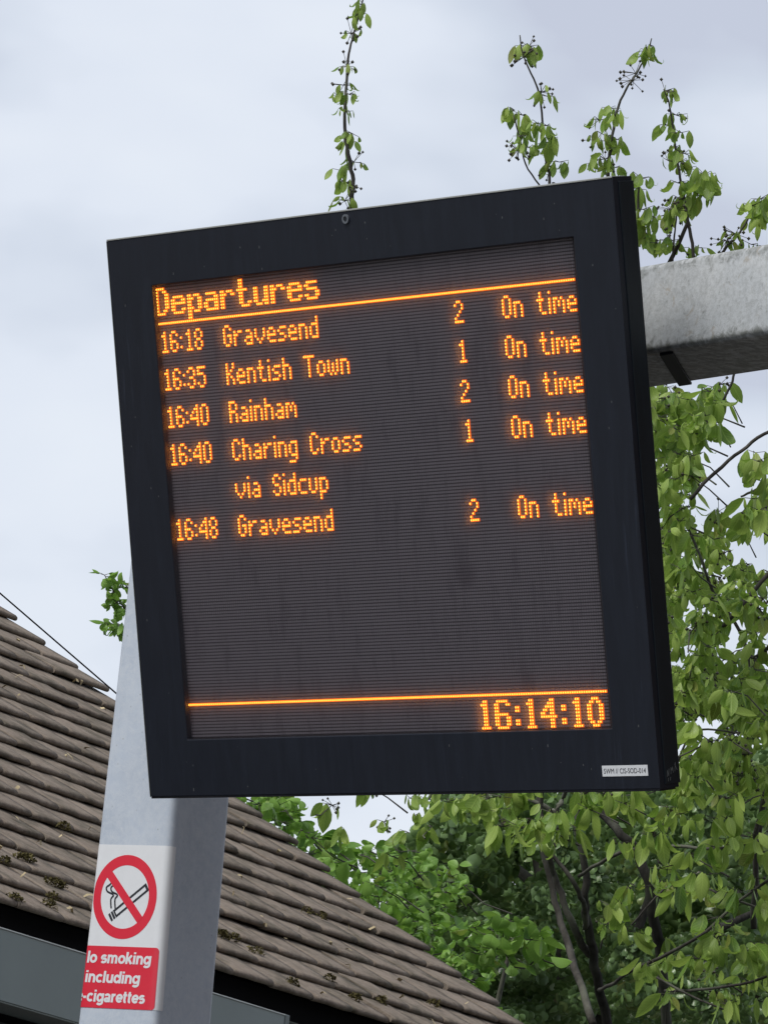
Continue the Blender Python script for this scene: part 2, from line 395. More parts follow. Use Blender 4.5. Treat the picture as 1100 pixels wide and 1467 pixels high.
tpn = NT('clear_diffusing_polycarbonate'); tb = tpn.new('ShaderNodeBsdfTransparent'); tr = tpn.new('ShaderNodeBsdfTranslucent'); tr.inputs[0].default_value = (.95, .95, .95, 1)
gl_ = tpn.new('ShaderNodeBsdfGlossy'); gl_.inputs['Roughness'].default_value = .22
m1 = tpn.new('ShaderNodeMixShader'); m1.inputs[0].default_value = .20; tpn.l.new(tb.outputs[0], m1.inputs[1]); tpn.l.new(tr.outputs[0], m1.inputs[2])
m2 = tpn.new('ShaderNodeMixShader'); m2.inputs[0].default_value = .012; tpn.l.new(m1.outputs[0], m2.inputs[1]); tpn.l.new(gl_.outputs[0], m2.inputs[2]); tpn.l.new(m2.outputs[0], tpn.o.inputs[0])
bobj('window_pane', mesh('pane', [bl(S0+.02, SR1-.02, -.0009), bl(S1-.02, SR1-.02, -.0009), bl(S1-.02, SR0+.02, -.0009), bl(S0+.02, SR0+.02, -.0009)], [(0, 1, 2, 3)], [tpn.m]))
SMALL = {
'0': ".XX. X..X X..X X..X X..X X..X .XX.", '1': "..X. .XX. ..X. ..X. ..X. ..X. .XXX", '2': ".XX. X..X ...X ..X. .X.. X... XXXX",
'3': ".XX. X..X ...X .XX. ...X X..X .XX.", '4': "...X ..XX .X.X X..X XXXX ...X ...X", '5': "XXXX X... XXX. ...X ...X X..X .XX.",
'6': ".XX. X..X X... XXX. X..X X..X .XX.", '8': ".XX. X..X X..X .XX. X..X X..X .XX.", ':': ". . X . . X .",
'G': ".XX. X..X X... X.XX X..X X..X .XX.", 'K': "X..X X..X X.X. XX.. X.X. X..X X..X", 'R': "XXX. X..X X..X XXX. X..X X..X X..X",
'C': ".XX. X..X X... X... X... X..X .XX.", 'S': ".XX. X..X X... .XX. ...X X..X .XX.", 'O': ".XX. X..X X..X X..X X..X X..X .XX.",
'T': "XXXXX ..X.. ..X.. ..X.. ..X.. ..X.. ..X..",
'a': ".... .... .XX. ...X .XXX X..X .XXX", 'c': ".... .... .XXX X... X... X... .XXX", 'd': "...X ...X .XXX X..X X..X X..X .XXX",
'e': ".... .... .XX. X..X XXXX X... .XXX", 'g': ".... .... .XXX X..X X..X X..X .XXX ...X XXX.", 'h': "X... X... XXX. X..X X..X X..X X..X",
'i': "X . X X X X X", 'm': "..... ..... XX.X. X.X.X X.X.X X...X X...X", 'n': ".... .... XXX. X..X X..X X..X X..X",
'o': ".... .... .XX. X..X X..X X..X .XX.", 'p': ".... .... XXX. X..X X..X X..X XXX. X... X...", 'r': ".... .... X.XX XX.. X... X... X...",
's': ".... .... .XXX X... .XX. ...X XXX.", 't': ".X.. .X.. XXX. .X.. .X.. .X.. ..XX", 'u': ".... .... X..X X..X X..X X..X .XX.",
'v': "..... ..... X...X X...X X...X .X.X. ..X..", 'w': "..... ..... X...X X.X.X X.X.X X.X.X .X.X."}
BIG = {
'D': "XXXXX.. XX..XX. XX...XX XX...XX XX...XX XX...XX XX...XX XX..XX. XXXXX..",
'e': "....... ....... ....... .XXXXX. XX...XX XXXXXXX XX..... XX...XX .XXXXX.",
'p': "....... ....... ....... XX.XXX. XXX..XX XX...XX XX...XX XXX..XX XX.XXX. XX..... XX.....",
'a': "....... ....... ....... .XXXXX. .....XX .XXXXXX XX...XX XX...XX .XXXXXX",
'r': "....... ....... ....... XX.XXX. XXX..XX XX..... XX..... XX..... XX.....",
't': ".XX.... .XX.... .XX.... XXXXX.. .XX.... .XX.... .XX.... .XX..XX ..XXXX.",
'u': "....... ....... ....... XX...XX XX...XX XX...XX XX...XX XX..XXX .XXX.XX",
's': "....... ....... ....... .XXXXX. XX..... .XXXXX. .....XX XX...XX .XXXXX.",
'1': ".XX. XXX. .XX. .XX. .XX. .XX. .XX. .XX. XXXX", '6': ".XXXXX. XX...XX XX..... XX..... XXXXXX. XX...XX XX...XX XX...XX .XXXXX.",
'4': "....XX. ...XXX. ..XXXX. .XX.XX. XX..XX. XXXXXXX ....XX. ....XX. ....XX.",
'0': "..XXX.. .XX.XX. XX...XX XX...XX XX...XX XX...XX XX...XX .XX.XX. ..XXX..",
':': ".. .. XX XX .. .. XX XX .."}
def dots(name, items):
    """items: (col, row) of lit LEDs -> little lens frusta standing off the plate"""
    vs, fs, fm = [], [], []
    for c, r in items:
        n = len(vs); p = bs(c, r, -.0015); q = bs(c, r, .0004)
        a, b = .499*PT, .495*PT
        k = .29*PT, .25*PT
        for sx_, sy_ in ((-1, -1), (1, -1), (1, 1), (-1, 1)): vs.append(p+Vector((sx_*a, sy_*b, 0)))
        for sx_, sy_ in ((-1, -1), (1, -1), (1, 1), (-1, 1)): vs.append(q+Vector((sx_*k[0], sy_*k[1], 0)))
        fs += [(n+4, n+5, n+6, n+7)]+[(n+i, n+(i+1) % 4, n+4+(i+1) % 4, n+4+i) for i in range(4)]; fm += [0, 1, 1, 1, 1]
    return bobj(name, mesh(name, vs, fs, [LED_CORE, LED_RIM], fm), 'stuff')
def text_dots(s, col, row, font, step=None, space=4):
    out = []; c = col
    for ch in s:
        if ch == ' ': c += space+1; continue
        g = font[ch].split()
        for j, line in enumerate(g):
            for i, q in enumerate(line):
                if q == 'X': out.append((c+i, row+j))
        c += (step or len(g[0])+1)
    return out
dots('heading_text', text_dots('Departures', 0, -11, BIG, 8))
dots('rule_line', [(c, 0) for c in range(192)])
dots('rule_line', [(c, 122) for c in range(192)])
rows = [('16:18', 'Gravesend', '2'), ('16:35', 'Kentish Town', '1'), ('16:40', 'Rainham', '2'), ('16:40', 'Charing Cross', '1'), (None, 'via Sidcup', None), ('16:48', 'Gravesend', '2')]
for k, (tm, dest, pf) in enumerate(rows):
    r0 = 3+12*k; it = []
    if tm:
        d = text_dots(tm[:2], 1, r0, SMALL)+text_dots(':', 11, r0, SMALL)+text_dots(tm[3:], 13, r0, SMALL)
        dots('time_text', d)
    dots('destination_text', text_dots(dest, 32, r0, SMALL))
    if pf:
        dots('platform_text', text_dots(pf, 139, r0, SMALL))
        dots('status_text', text_dots('On time', 160, r0, SMALL))
cl = []
for ch, c in (('1', 137), ('6', 143), (':', 152), ('1', 157), ('4', 163), (':', 172), ('1', 177), ('0', 183)): cl += text_dots(ch, c, 124, BIG)
dots('clock_text', cl)

def text_mesh(s, size=1.0, offset=0.0, shear=0.0):
    cu = bpy.data.curves.new('t', 'FONT'); cu.body = s; cu.size = size; cu.offset = offset; cu.shear = shear; cu.resolution_u = 5
    o = bpy.data.objects.new('t', cu); COL.objects.link(o)
    dg = bpy.context.evaluated_depsgraph_get(); dg.update()
    me = bpy.data.meshes.new_from_object(o.evaluated_get(dg))
    vs = [v.co.copy() for v in me.vertices]; fs = [tuple(p.vertices) for p in me.polygons]
    bpy.data.objects.remove(o); bpy.data.curves.remove(cu); bpy.data.meshes.remove(me)
    return vs, fs
def fit_text(s, x0, x1, y0, cap, offset=0.0, shear=0.0):
    """text whose ink spans x0..x1, baseline y0, capital height cap"""
    vs, fs = text_mesh(s, 1.0, offset, shear)
    hv, _ = text_mesh('H'); H = max(v.y for v in hv)
    a = min(v.x for v in vs); b = max(v.x for v in vs)
    return [Vector((x0+(v.x-a)/(b-a)*(x1-x0), y0+v.y/H*cap, 0)) for v in vs], fs
# asset label
lab = lbox('asset_label', 186.9, 206.0, 143.9, 147.1, .00012, .0006, WHITE)
vs, fs = fit_text('SWM // CIS-SOD-014', 0, 17.6*PT, 0, 1.45*PT, .0)
o0 = bl(187.6, 146.25, .0009)
me = mesh('label_text', [v+o0 for v in vs], fs, [INK])
lt = bpy.data.objects.new('label_text', me); COL.objects.link(lt); lt.parent = lab
# bolt washer on the top margin, scratched graffiti on the flank
def disc(name, c, r, z0, z1, rad, mat, hole=0, n=20):
    vs, fs = [], []; p = bl(c, r)
    for z in (z0, z1):
        for k in range(n): vs.append(p+Vector((cos(2*pi*k/n)*rad, sin(2*pi*k/n)*rad, z)))
    for z in (z0, z1):
        for k in range(n): vs.append(p+Vector((cos(2*pi*k/n)*rad*hole, sin(2*pi*k/n)*rad*hole, z)))
    for k in range(n):
        j = (k+1) % n
        fs += [(k, j, n+j, n+k), (n+k, n+j, 3*n+j, 3*n+k), (3*n+k, 3*n+j, 2*n+j, 2*n+k)]
    me = mesh(name, vs, fs, [mat]); fix_normals(me); return bobj(name, me)
disc('lock_ring', 93.5, -25.9, 0, .003, .0088, m_plain('ring_metal', (.22, .24, .27), .35, .6), .58)
disc('lock_core', 93.5, -25.9, .0002, .0022, .0046, DARK, .01, 14)
# small bird-dropping / paint nicks as raised flecks
vs, fs = [], []
for k in range(46):
    c = rnd.uniform(-20, 208); r = rnd.choice([rnd.uniform(-27, -14), rnd.uniform(135, 150)]) if rnd.random() < .6 else rnd.uniform(-27, 150)
    if r > -13 and r < 134 and -2 < c < 193: c = rnd.choice([rnd.uniform(-20, -2), rnd.uniform(194, 208)])
    if 184 < c < 208 and 140 < r < 149: continue
    p = bl(c, r, .0002); w = rnd.uniform(.0005, .0014); h = w*rnd.uniform(.7, 2.6); n = len(vs)
    vs += [p+Vector((-w, -h, 0)), p+Vector((w, -h*.8, 0)), p+Vector((w*.7, h, 0)), p+Vector((-w*.6, h*.9, 0))]; fs.append((n, n+1, n+2, n+3))
bobj('paint_flecks', mesh('flecks', vs, fs, [m_plain('fleck', (.085, .09, .095), .7)]), 'stuff')
vs, fs = [], []
def scratch(pts, w=.0011):
    for (y0, z0), (y1, z1) in zip(pts, pts[1:]):
        n = len(vs); x_ = (R_+.83-95.5)*PT
        d = Vector((0, y1-y0, z1-z0)).normalized(); s_ = Vector((0, -d.z, d.y))*w*.5
        a = Vector((x_, y0, z0)); b = Vector((x_, y1, z1)); vs.extend([a-s_, b-s_, b+s_, a+s_]); fs.append((n, n+1, n+2, n+3))
yb = (60-B_)*PT
for z0, sg in ((-.016, [(0, 0), (.012, -.002), (.001, -.004), (.014, -.006)]), (-.026, [(.004, 0), (.016, -.001), (.010, -.003), (.017, -.005), (.006, -.006)]), (-.036, [(.008, 0), (.024, -.003), (.020, -.001), (.010, -.006)])):
    scratch([(yb+.020+a, z0+b) for a, b in sg])
scratch([(yb+.012, -.018), (yb+.018, -.019)]); scratch([(yb+.013, -.023), (yb+.019, -.0245)])
bobj('scratch_marks', mesh('scratch', vs, fs, [m_plain('scratch_grey', (.16, .18, .18), .6)]), 'stuff')

# ------------------------------------------------------------------ column and beam
def horizontal(vx, vy_hint=None):
    """world horizontal direction whose vanishing point has photo column vx"""
    v = Vector(((vx-CX)/FPX, 0, 1)); # choose y so that v.UPC = 0
    v.y = -(v.x*UPC.x+v.z*UPC.z)/UPC.y
    w = wd(v); w.z = 0; return w.normalized()
Bd = -horizontal(-5000)                          # beam axis, coming towards the viewer to the right
Bn = Vector((-Bd.y, Bd.x, 0)).normalized()
if Bn.dot(EYE-at(1000, 430, 10.5)) > 0: Bn = -Bn # Bn points away from the viewer
ZB = 10.52
pt = at(925, 374, ZB); pb = at(925, 506, ZB)
hgt = (pt-pb).length; wid = .225
p0 = Vector((pb.x, pb.y, (pb.z)))
cen = p0 + Vector((0, 0, hgt/2)) + Bn*wid/2
Lb, Rb = 1.30, 2.2
beam = bpy.data.objects.new('cantilever_beam', None); COL.objects.link(beam)
BMx = Matrix(((Bd.x, Bn.x, 0, cen.x), (Bd.y, Bn.y, 0, cen.y), (0, 0, 1, cen.z), (0, 0, 0, 1)))
vs, fs = [], []
segs = 14
prof = []
rc = .012; hw, hh = wid/2, hgt/2
for cxq, czq, a0 in ((hw-rc, hh-rc, 0), (-hw+rc, hh-rc, 90), (-hw+rc, -hh+rc, 180), (hw-rc, -hh+rc, 270)):
    for k in range(5):
        a = radians(a0+k*22.5); prof.append((cxq+cos(a)*rc, czq+sin(a)*rc))
n = len(prof)
for i in range(segs+1):
    x_ = -Lb+(Lb+Rb)*i/segs
    for q in prof: vs.append(Vector((x_, q[0], q[1])))
for i in range(segs):
    for k in range(n):
        j = (k+1) % n; fs.append((i*n+k, i*n+j, (i+1)*n+j, (i+1)*n+k))
fs.append(tuple(range(n))[::-1]); fs.append(tuple(segs*n+k for k in range(n)))
me = mesh('beam', vs, fs, [BEAM]); fix_normals(me)
for p in me.polygons: p.use_smooth = abs(p.normal.x) < .5
bpy.data.objects.remove(beam)
beam = bpy.data.objects.new('cantilever_beam', me); COL.objects.link(beam); beam.matrix_local = BMx
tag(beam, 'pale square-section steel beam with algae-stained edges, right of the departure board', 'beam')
# near-black bar stands in for the board's shadow under the beam; then bracket arm
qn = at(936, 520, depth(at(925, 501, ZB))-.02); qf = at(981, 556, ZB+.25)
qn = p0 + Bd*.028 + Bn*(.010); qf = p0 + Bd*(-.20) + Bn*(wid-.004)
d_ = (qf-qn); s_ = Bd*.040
br = box('beam_shadow_bar', qn-Vector((0, 0, .0055)), s_, d_, Vector((0, 0, .0045)), m_plain('shadow_black', (.004, .005, .009), .6, 0, .2), None, .001)
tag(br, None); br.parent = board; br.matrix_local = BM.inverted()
ar = box('bracket_arm', p0+Bd*-.50+Bn*-.14+Vector((0, 0, .02)), Bd*.12, Bn*.136, Vector((0, 0, .10)), DARK, None, .003)
ar.parent = board; ar.matrix_local = BM.inverted()

# column: tapering rectangular post with rounded arrises
ZP = 11.75
a1 = wd((.775, 0, -.632)); a1.z = 0; a1.normalize()           # along the front face, towards the right
a2 = wd((.632, 0, .775)); a2.z = 0; a2 = (a2-a1*a2.dot(a1)).normalized()
pc0 = at(249.5, 1140, ZP)                                     # near arris at this height
W1 = .194; W2 = .178; TP = .125                              # widths there, growth per metre downwards
mid0 = pc0 - a1*W1/2 + a2*W2/2
def post_ring(z, rr=.016, ns=5):
    w1, w2 = W1*(1+.19*(pc0.z-max(z, 1.6)))/2, W2/2; c = Vector((mid0.x, mid0.y, z)); out = []
    for cx_, cy_, a0 in ((w1-rr, w2-rr, 0), (-w1+rr, w2-rr, 90), (-w1+rr, -w2+rr, 180), (w1-rr, -w2+rr, 270)):
        for k in range(ns):
            a = radians(a0+k*90/(ns-1)); out.append(c+a1*(cx_+cos(a)*rr)+a2*(cy_+sin(a)*rr))
    return out, w1, w2
top_z = (cen.z+hh)+.004
zs = [0.0+i*(top_z-0.0)/10 for i in range(11)]
vs, fs = [], []
for z in zs: vs += [v for v in post_ring(z)[0]]
n = len(vs)//len(zs)
for i in range(len(zs)-1):
    for k in range(n): j = (k+1) % n; fs.append((i*n+k, i*n+j, (i+1)*n+j, (i+1)*n+k))
fs.append(tuple(range(n))[::-1]); fs.append(tuple((len(zs)-1)*n+k for k in range(n)))
post = empty('steel_post', Vector((mid0.x, mid0.y, 0)), 'pale blue-grey tapered steel post carrying the beam, with a no smoking sticker on it', 'post')
me = mesh('shaft', vs, fs, [POST]); fix_normals(me)
for p in me.polygons: p.use_smooth = abs(p.normal.z) < .5
link('shaft', me, post)
bp_ = Vector((mid0.x, mid0.y, .002)); box('base_plate', bp_-a1*.22-a2*.22, a1*.44, a2*.44, Vector((0, 0, .02)), POST, post, .003)
for sx_ in (-1, 1):
    for sy_ in (-1, 1):
        vs, fs = [], []; q = bp_+a1*.18*sx_+a2*.18*sy_; tube(vs, fs, [q+Vector((0, 0, .0225)), q+Vector((0, 0, .05))], [.016, .016], 6); link('bolt', mesh('bolt', vs, fs, [DARK]), post)
# weld plate where the beam meets the column
cp = Vector((mid0.x, mid0.y, top_z+.001)); box('cap_plate', cp-a1*.10-a2*.10, a1*.20, a2*.20, Vector((0, 0, .010)), POST, post, .002)

# sticker: perimeter coordinate s (0 at near arris, negative to the left on the front face), z world height
zt, zb_ = at(247, 1213, ZP).z, at(224, 1450, ZP).z
def skin(s, z, off):
    rr = .016; _, w1, w2 = post_ring(z); c = Vector((mid0.x, mid0.y, z))
    A = rr*pi/2
    # front face spans s in [-2*w1+2rr - .. , ...]; measure s from the middle of the near arris
    if s <= -A/2 and s >= -A/2-(2*w1-2*rr):
        u = w1-rr+(s+A/2); return c+a1*u-a2*(w2+off)
    if s > -A/2 and s <= A/2:
        an = (s+A/2)/A*pi/2; return c+a1*(w1-rr+sin(an)*(rr+off))-a2*(w2-rr+cos(an)*(rr+off))
    if s > A/2:
        return c+a1*(w1+off)-a2*(w2-rr-(s-A/2))
    s2 = -A/2-(2*w1-2*rr)-s                       # past the left arris
    if s2 <= A:
        an = s2/A*pi/2; return c-a1*(w1-rr+sin(an)*(rr+off))-a2*(w2-rr+cos(an)*(rr+off))
    return c-a1*(w1+off)-a2*(w2-rr-(s2-A))
def rad_ring(k): return k
stk = empty('no_smoking_sticker', skin(-.1, zb_, .0005), 'white and red no smoking sticker wrapped round the pale steel post', 'sticker')
def skin_grid(name, s0, s1, z0, z1, off, mat, ns=40, nz=4, shape=None, parent=None):
    vs, fs = [], []
    for j in range(nz+1):
        for i in range(ns+1):
            vs.append(skin(s0+(s1-s0)*i/ns, z0+(z1-z0)*j/nz, off))
    for j in range(nz):
        for i in range(ns): a = j*(ns+1)+i; fs.append((a, a+1, a+ns+2, a+ns+1))
    return link(name, mesh(name, vs, fs, [mat], smooth=True), parent or stk)
skin_grid('sheet', -.250, .016, zb_, zt, .0005, WHITE)
SC = ZP/FPX
def S_at(px, y): # perimeter coordinate of a photo column on the front face at height of row y
    z = at(230, y, ZP).z; lo, hi = -.22, .02
    for _ in range(30):
        m_ = (lo+hi)/2
        if pix(skin(m_, z, .0005))[0] < px: lo = m_
        else: hi = m_
    return (lo+hi)/2
def Z_at(px, y):
    s = S_at(px, y); lo, hi = zb_-.1, zt+.1
    for _ in range(30):
        m_ = (lo+hi)/2
        if pix(skin(s, m_, .0005))[1] > y: lo = m_
        else: hi = m_
    return (lo+hi)/2
def skin_poly(name, pts, off, mat):
    """flat polygon(s) given as list of (list of (s,z)) quads"""
    vs, fs = [], []
    for q in pts:
        n = len(vs); vs += [skin(s, z, off) for s, z in q]; fs.append(tuple(range(n, n+len(q))))
    return link(name, mesh(name, vs, fs, [mat]), stk)
s_r = S_at(227.5, 1400); z1 = Z_at(200, 1357); z0 = Z_at(190, 1446)
sE = S_at(224.5, 1400)+.0015; rc2 = .0075
zz_ = [z0+rc2*(1-cos(radians(a))) for a in range(0, 91, 15)]+[z1-rc2*(1-cos(radians(a))) for a in range(90, -1, -15)]
vs, fs = [], []
for z in zz_:
    dz = max(0, rc2-(z-z0), rc2-(z1-z)); inset = rc2-sqrt(max(0, rc2*rc2-dz*dz))
    for i in range(41): vs.append(skin(-.24+(sE-inset+.24)*i/40, z, .0008))
for j in range(len(zz_)-1):
    for i in range(40): a = j*41+i; fs.append((a, a+1, a+42, a+41))
link('red_panel', mesh('red_panel', vs, fs, [RED], smooth=True), stk)
# roundel
cs, cz = S_at(179.5, 1285), Z_at(179, 1285); Ro = (Z_at(190, 1224)-Z_at(168, 1346))/2*.985; Ri = Ro*.755
q = []; N = 72
for k in range(N):
    a, b = 2*pi*k/N, 2*pi*(k+1)/N
    for m_ in range(5):
        r1_, r2_ = Ri+(Ro-Ri)*m_/5, Ri+(Ro-Ri)*(m_+1)/5
        q.append([(cs+sin(a)*r1_, cz+cos(a)*r1_), (cs+sin(a)*r2_, cz+cos(a)*r2_), (cs+sin(b)*r2_, cz+cos(b)*r2_), (cs+sin(b)*r1_, cz+cos(b)*r1_)])
skin_poly('red_circle', q, .0008, RED)
dg_ = radians(45); bw = Ro*.105; d1 = Vector((sin(dg_), -cos(dg_))); n1_ = Vector((cos(dg_), sin(dg_)))
def st(v, e_): return (cs+v.x, cz+v.y)
rr_ = sqrt(Ri*Ri-bw*bw)+.001
skin_poly('red_bar', [[st(-d1*rr_-n1_*bw, 0), st(d1*rr_-n1_*bw, 0), st(d1*rr_+n1_*bw, 0), st(-d1*rr_+n1_*bw, 0)]], .0011, RED)
# cigarette (outline bars) and smoke
def bar(p, q_, w): d = (q_-p).normalized(); n_ = Vector((-d.y, d.x))*w/2; return [st(p-n_, 0), st(q_-n_, 0), st(q_+n_, 0), st(p+n_, 0)]
V2 = lambda a, b: Vector((a, b))*Ro
ax = V2(.80, .50).normalized(); ay = Vector((-ax.y, ax.x)); lw = Ro*.052; hw_ = Ro*.075
c0 = V2(-.36, -.40); c1 = V2(.60, .26)
c0 = V2(-.26, -.40); c1 = V2(.66, .24); ax = (c1-c0).normalized(); ay = Vector((-ax.y, ax.x))
quads = [bar(c0+ay*hw_, c1+ay*hw_, lw), bar(c0-ay*hw_, c1-ay*hw_, lw), bar(c1-ay*(hw_+lw/2), c1+ay*(hw_+lw/2), lw*1.4)]
for k in (0.07, .16): p = c0-ax*Ro*k; quads.append(bar(p-ay*(hw_+lw/2), p+ay*(hw_+lw/2), lw*1.25))
quads.append(bar(c0+ax*Ro*.0-ay*(hw_+lw/2), c0+ay*(hw_+lw/2), lw*.9))
for o_ in (0, .16):
    P_ = [V2(-.40+o_*.8, -.28), V2(-.43+o_*.8, -.06), V2(-.36+o_*.8, .04), V2(-.56+o_*.9, .12), V2(-.60+o_*.9, .22), V2(-.48+o_*.9, .30), V2(-.44+o_*.9, .42)]
    P3 = [Vector((a.x, a.y, 0)) for a in P_]; cc, _ = catmull(P3, [1]*len(P3), 5)
    for a, b in zip(cc, cc[1:]): quads.append(bar(Vector((a.x, a.y)), Vector((b.x, b.y))+(Vector((b.x-a.x, b.y-a.y)))*.12, lw*.85))
skin_poly('cigarette_symbol', quads, .00095, INK)
def skin_text(s, x0, x1, y, cap):
    b = S_at(x1, y); kk = (S_at(195, y)-S_at(150, y))/45; a = b-(x1-x0)*kk; z = Z_at((x0+x1)/2, y)
    vs, fs = heavy_text(s, a, b, z, cap, .07)
    link('printed_text', mesh('printed_text', [skin(v.x, v.y, .0011+v.z) for v in vs], fs, [WHITE]), stk)
def arc(cx, cy, rx, ry, a0, a1, n=12): return [(cx+cos(radians(a0+(a1-a0)*i/n))*rx, cy+sin(radians(a0+(a1-a0)*i/n))*ry) for i in range(n+1)]
XH = .73; HB = .10                               # x-height, half stroke of the heavy grotesque lettering
cy_ = XH/2; ry_ = XH/2-HB+.01
GL = {
'N': (.78, [[(.10, 0), (.10, 1)], [(.10, .97), (.66, .03)], [(.66, 0), (.66, 1)]]),
'o': (.66, [arc(.33, cy_, .235, ry_, 0, 360, 20)]),
'c': (.61, [arc(.33, cy_, .235, ry_, 42, 318, 16)]),
'e': (.64, [arc(.325, cy_, .235, ry_, 0, 322, 18), [(.10, cy_-.005), (.60, cy_-.005)]]),
'g': (.69, [arc(.30, cy_, .205, ry_, 25, 335, 16), [(.57, XH), (.57, .02)]+arc(.33, -.02, .24, .17, 0, -150, 9)]),
'd': (.69, [arc(.30, cy_, .205, ry_, 25, 335, 16), [(.57, 1), (.57, 0)]]),
'a': (.64, [arc(.29, XH-.235, .20, .145, 165, 0, 8)+[(.49, .0)], arc(.28, .20, .185, .115, 30, 330, 12)]),
'i': (.30, [[(.14, 0), (.14, XH)], [(.14, .84), (.14, 1.0)]]),
'l': (.30, [[(.14, 0), (.14, 1)]]),
'k': (.64, [[(.12, 0), (.12, 1)], [(.16, .30), (.53, XH)], [(.27, .44), (.56, 0)]]),
'n': (.67, [[(.12, 0), (.12, XH)], arc(.33, XH-.30, .20, .21, 170, 0, 9)+[(.53, 0)]]),
'm': (.97, [[(.12, 0), (.12, XH)], arc(.295, XH-.27, .175, .18, 170, 0, 8)+[(.47, 0)], arc(.645, XH-.27, .175, .18, 170, 0, 8)+[(.82, 0)]]),
'u': (.67, [[(.53, 0), (.53, XH)], [(.12, XH)]+arc(.32, .30, .20, .21, 180, 350, 9)]),
'r': (.45, [[(.12, 0), (.12, XH)], arc(.36, XH-.34, .24, .25, 175, 82, 6)]),
't': (.41, [[(.17, .93), (.17, .19)]+arc(.28, .18, .11, .10, 180, 285, 5), [(.02, XH-.08), (.36, XH-.08)]]),
's': (.59, [arc(.29, XH-.255, .18, .165, 30, 215, 9)+arc(.29, .245, .195, .165, 60, -150, 10)]),
'-': (.38, [[(.05, .37), (.31, .37)]]), ' ': (.32, [])}
def stroke(P, hw, vs, fs, z):
    P = [Vector((a, b)) for a, b in P]; n = len(P); closed = (P[0]-P[-1]).length < 1e-4; b0 = len(vs)
    for i, p in enumerate(P):
        if closed: d = (P[(i+1) % n] if i < n-1 else P[1])-(P[i-1] if i > 0 else P[-2])
        else: d = P[min(i+1, n-1)]-P[max(i-1, 0)]
        d.normalize(); q = Vector((-d.y, d.x))*hw
        vs.append(Vector((p.x-q.x, p.y-q.y, z))); vs.append(Vector((p.x+q.x, p.y+q.y, z)))
    for i in range(n-1): a = b0+2*i; fs.append((a, a+2, a+3, a+1))
def heavy_text(txt, x0, x1, y0, cap, slant=.0):
    vs, fs = [], []; x = 0; L = 0
    for ch in txt:
        w, P = GL[ch]
        for k, path in enumerate(P): stroke([(x+a, b) for a, b in path], HB, vs, fs, (k % 3)*.00006)
        x += w
    a = min(v.x for v in vs); b = max(v.x for v in vs)
    return [Vector((x0+(v.x+v.y*slant-a)/(b-a)*(x1-x0), y0+v.y*cap, v.z)) for v in vs], fs
capm = 17.2*SC
skin_text('No smoking', 116.5, 216.5, 1380.5, capm)
skin_text('including', 122.5, 200.5, 1408.5, capm)
skin_text('e-cigarettes', 108.5, 208, 1436, capm)

# ------------------------------------------------------------------ tiled shelter
Z0 = 16.0
A0 = at(545, 1322, Z0)
Ed = wd((.606, .277, 1.0)).normalized()
Vd = wd((-.0616, -.0472, .060)).normalized()
Ud = (Vd-Ed*Vd.dot(Ed)).normalized()
Nd = Ed.cross(Ud)
if Nd.z < 0: Nd = -Nd
GA = .0985*16.0/11.5/1.0*.985; TW = .185; TT = .0160
def rp(x_, y_, z_=0.0): return A0+Ed*x_+Ud*y_+Nd*z_
KLO, KHI = -6, 17
TL = 30                                          # tiles per course
rb_ = rp(-2, GA*KLO, -.2); rb_.z = 0
roof = empty('station_shelter', rb_, 'brown clay-tiled shelter roof with a grey-green gutter, behind the pale post', 'shelter')
tile_meshes = []
for v in range(7):
    rr = random.Random(40+v); vs, fs = [], []
    NX = 5
    ph = rr.uniform(0, 6); am = rr.uniform(.0005, .0022)
    py = [(1.45*GA, 0.0), (.5*GA, 0), (.012, 0), (.0035, -.0028), (.0, -.0075), (.0008, -TT*.82), (.006, -TT)]
    for i in range(NX+1):
        xx = TW*(i/NX)*.994; wob = am*sin(ph+xx*38)+rr.uniform(-.0008, .0008); cam_ = .0006*(1-((i/NX)*2-1)**2)+.0007*sin(ph*2+xx*50)
        for yy, zz in py:
            end = 1 if 0 < i < NX else 0
            top = 2*TT-yy*TT/GA+cam_
            sag = -.0002 if (i in (0, NX) and yy < .02) else 0
            vs.append(Vector((xx, yy+wob*(1 if yy < .05 else 0)+(.0006 if not end and yy < .02 else 0), top+zz+sag*.5)))
    m_ = len(py)
    for i in range(NX):
        for k in range(m_-1): a = i*m_+k; fs.append((a, a+1, a+m_+1, a+m_))
    fs.append(tuple(range(m_))); fs.append(tuple(NX*m_+k for k in range(m_))[::-1])
    me = mesh('tile', vs, fs, [TILE]); fix_normals(me)
    me.polygons.foreach_set('use_smooth', [len(p.vertices) == 4 for p in me.polygons])
    tile_meshes.append(me)
FR = Matrix(((Ed.x, Ud.x, Nd.x, 0), (Ed.y, Ud.y, Nd.y, 0), (Ed.z, Ud.z, Nd.z, 0), (0, 0, 0, 1)))
rt = random.Random(5)
tl = []
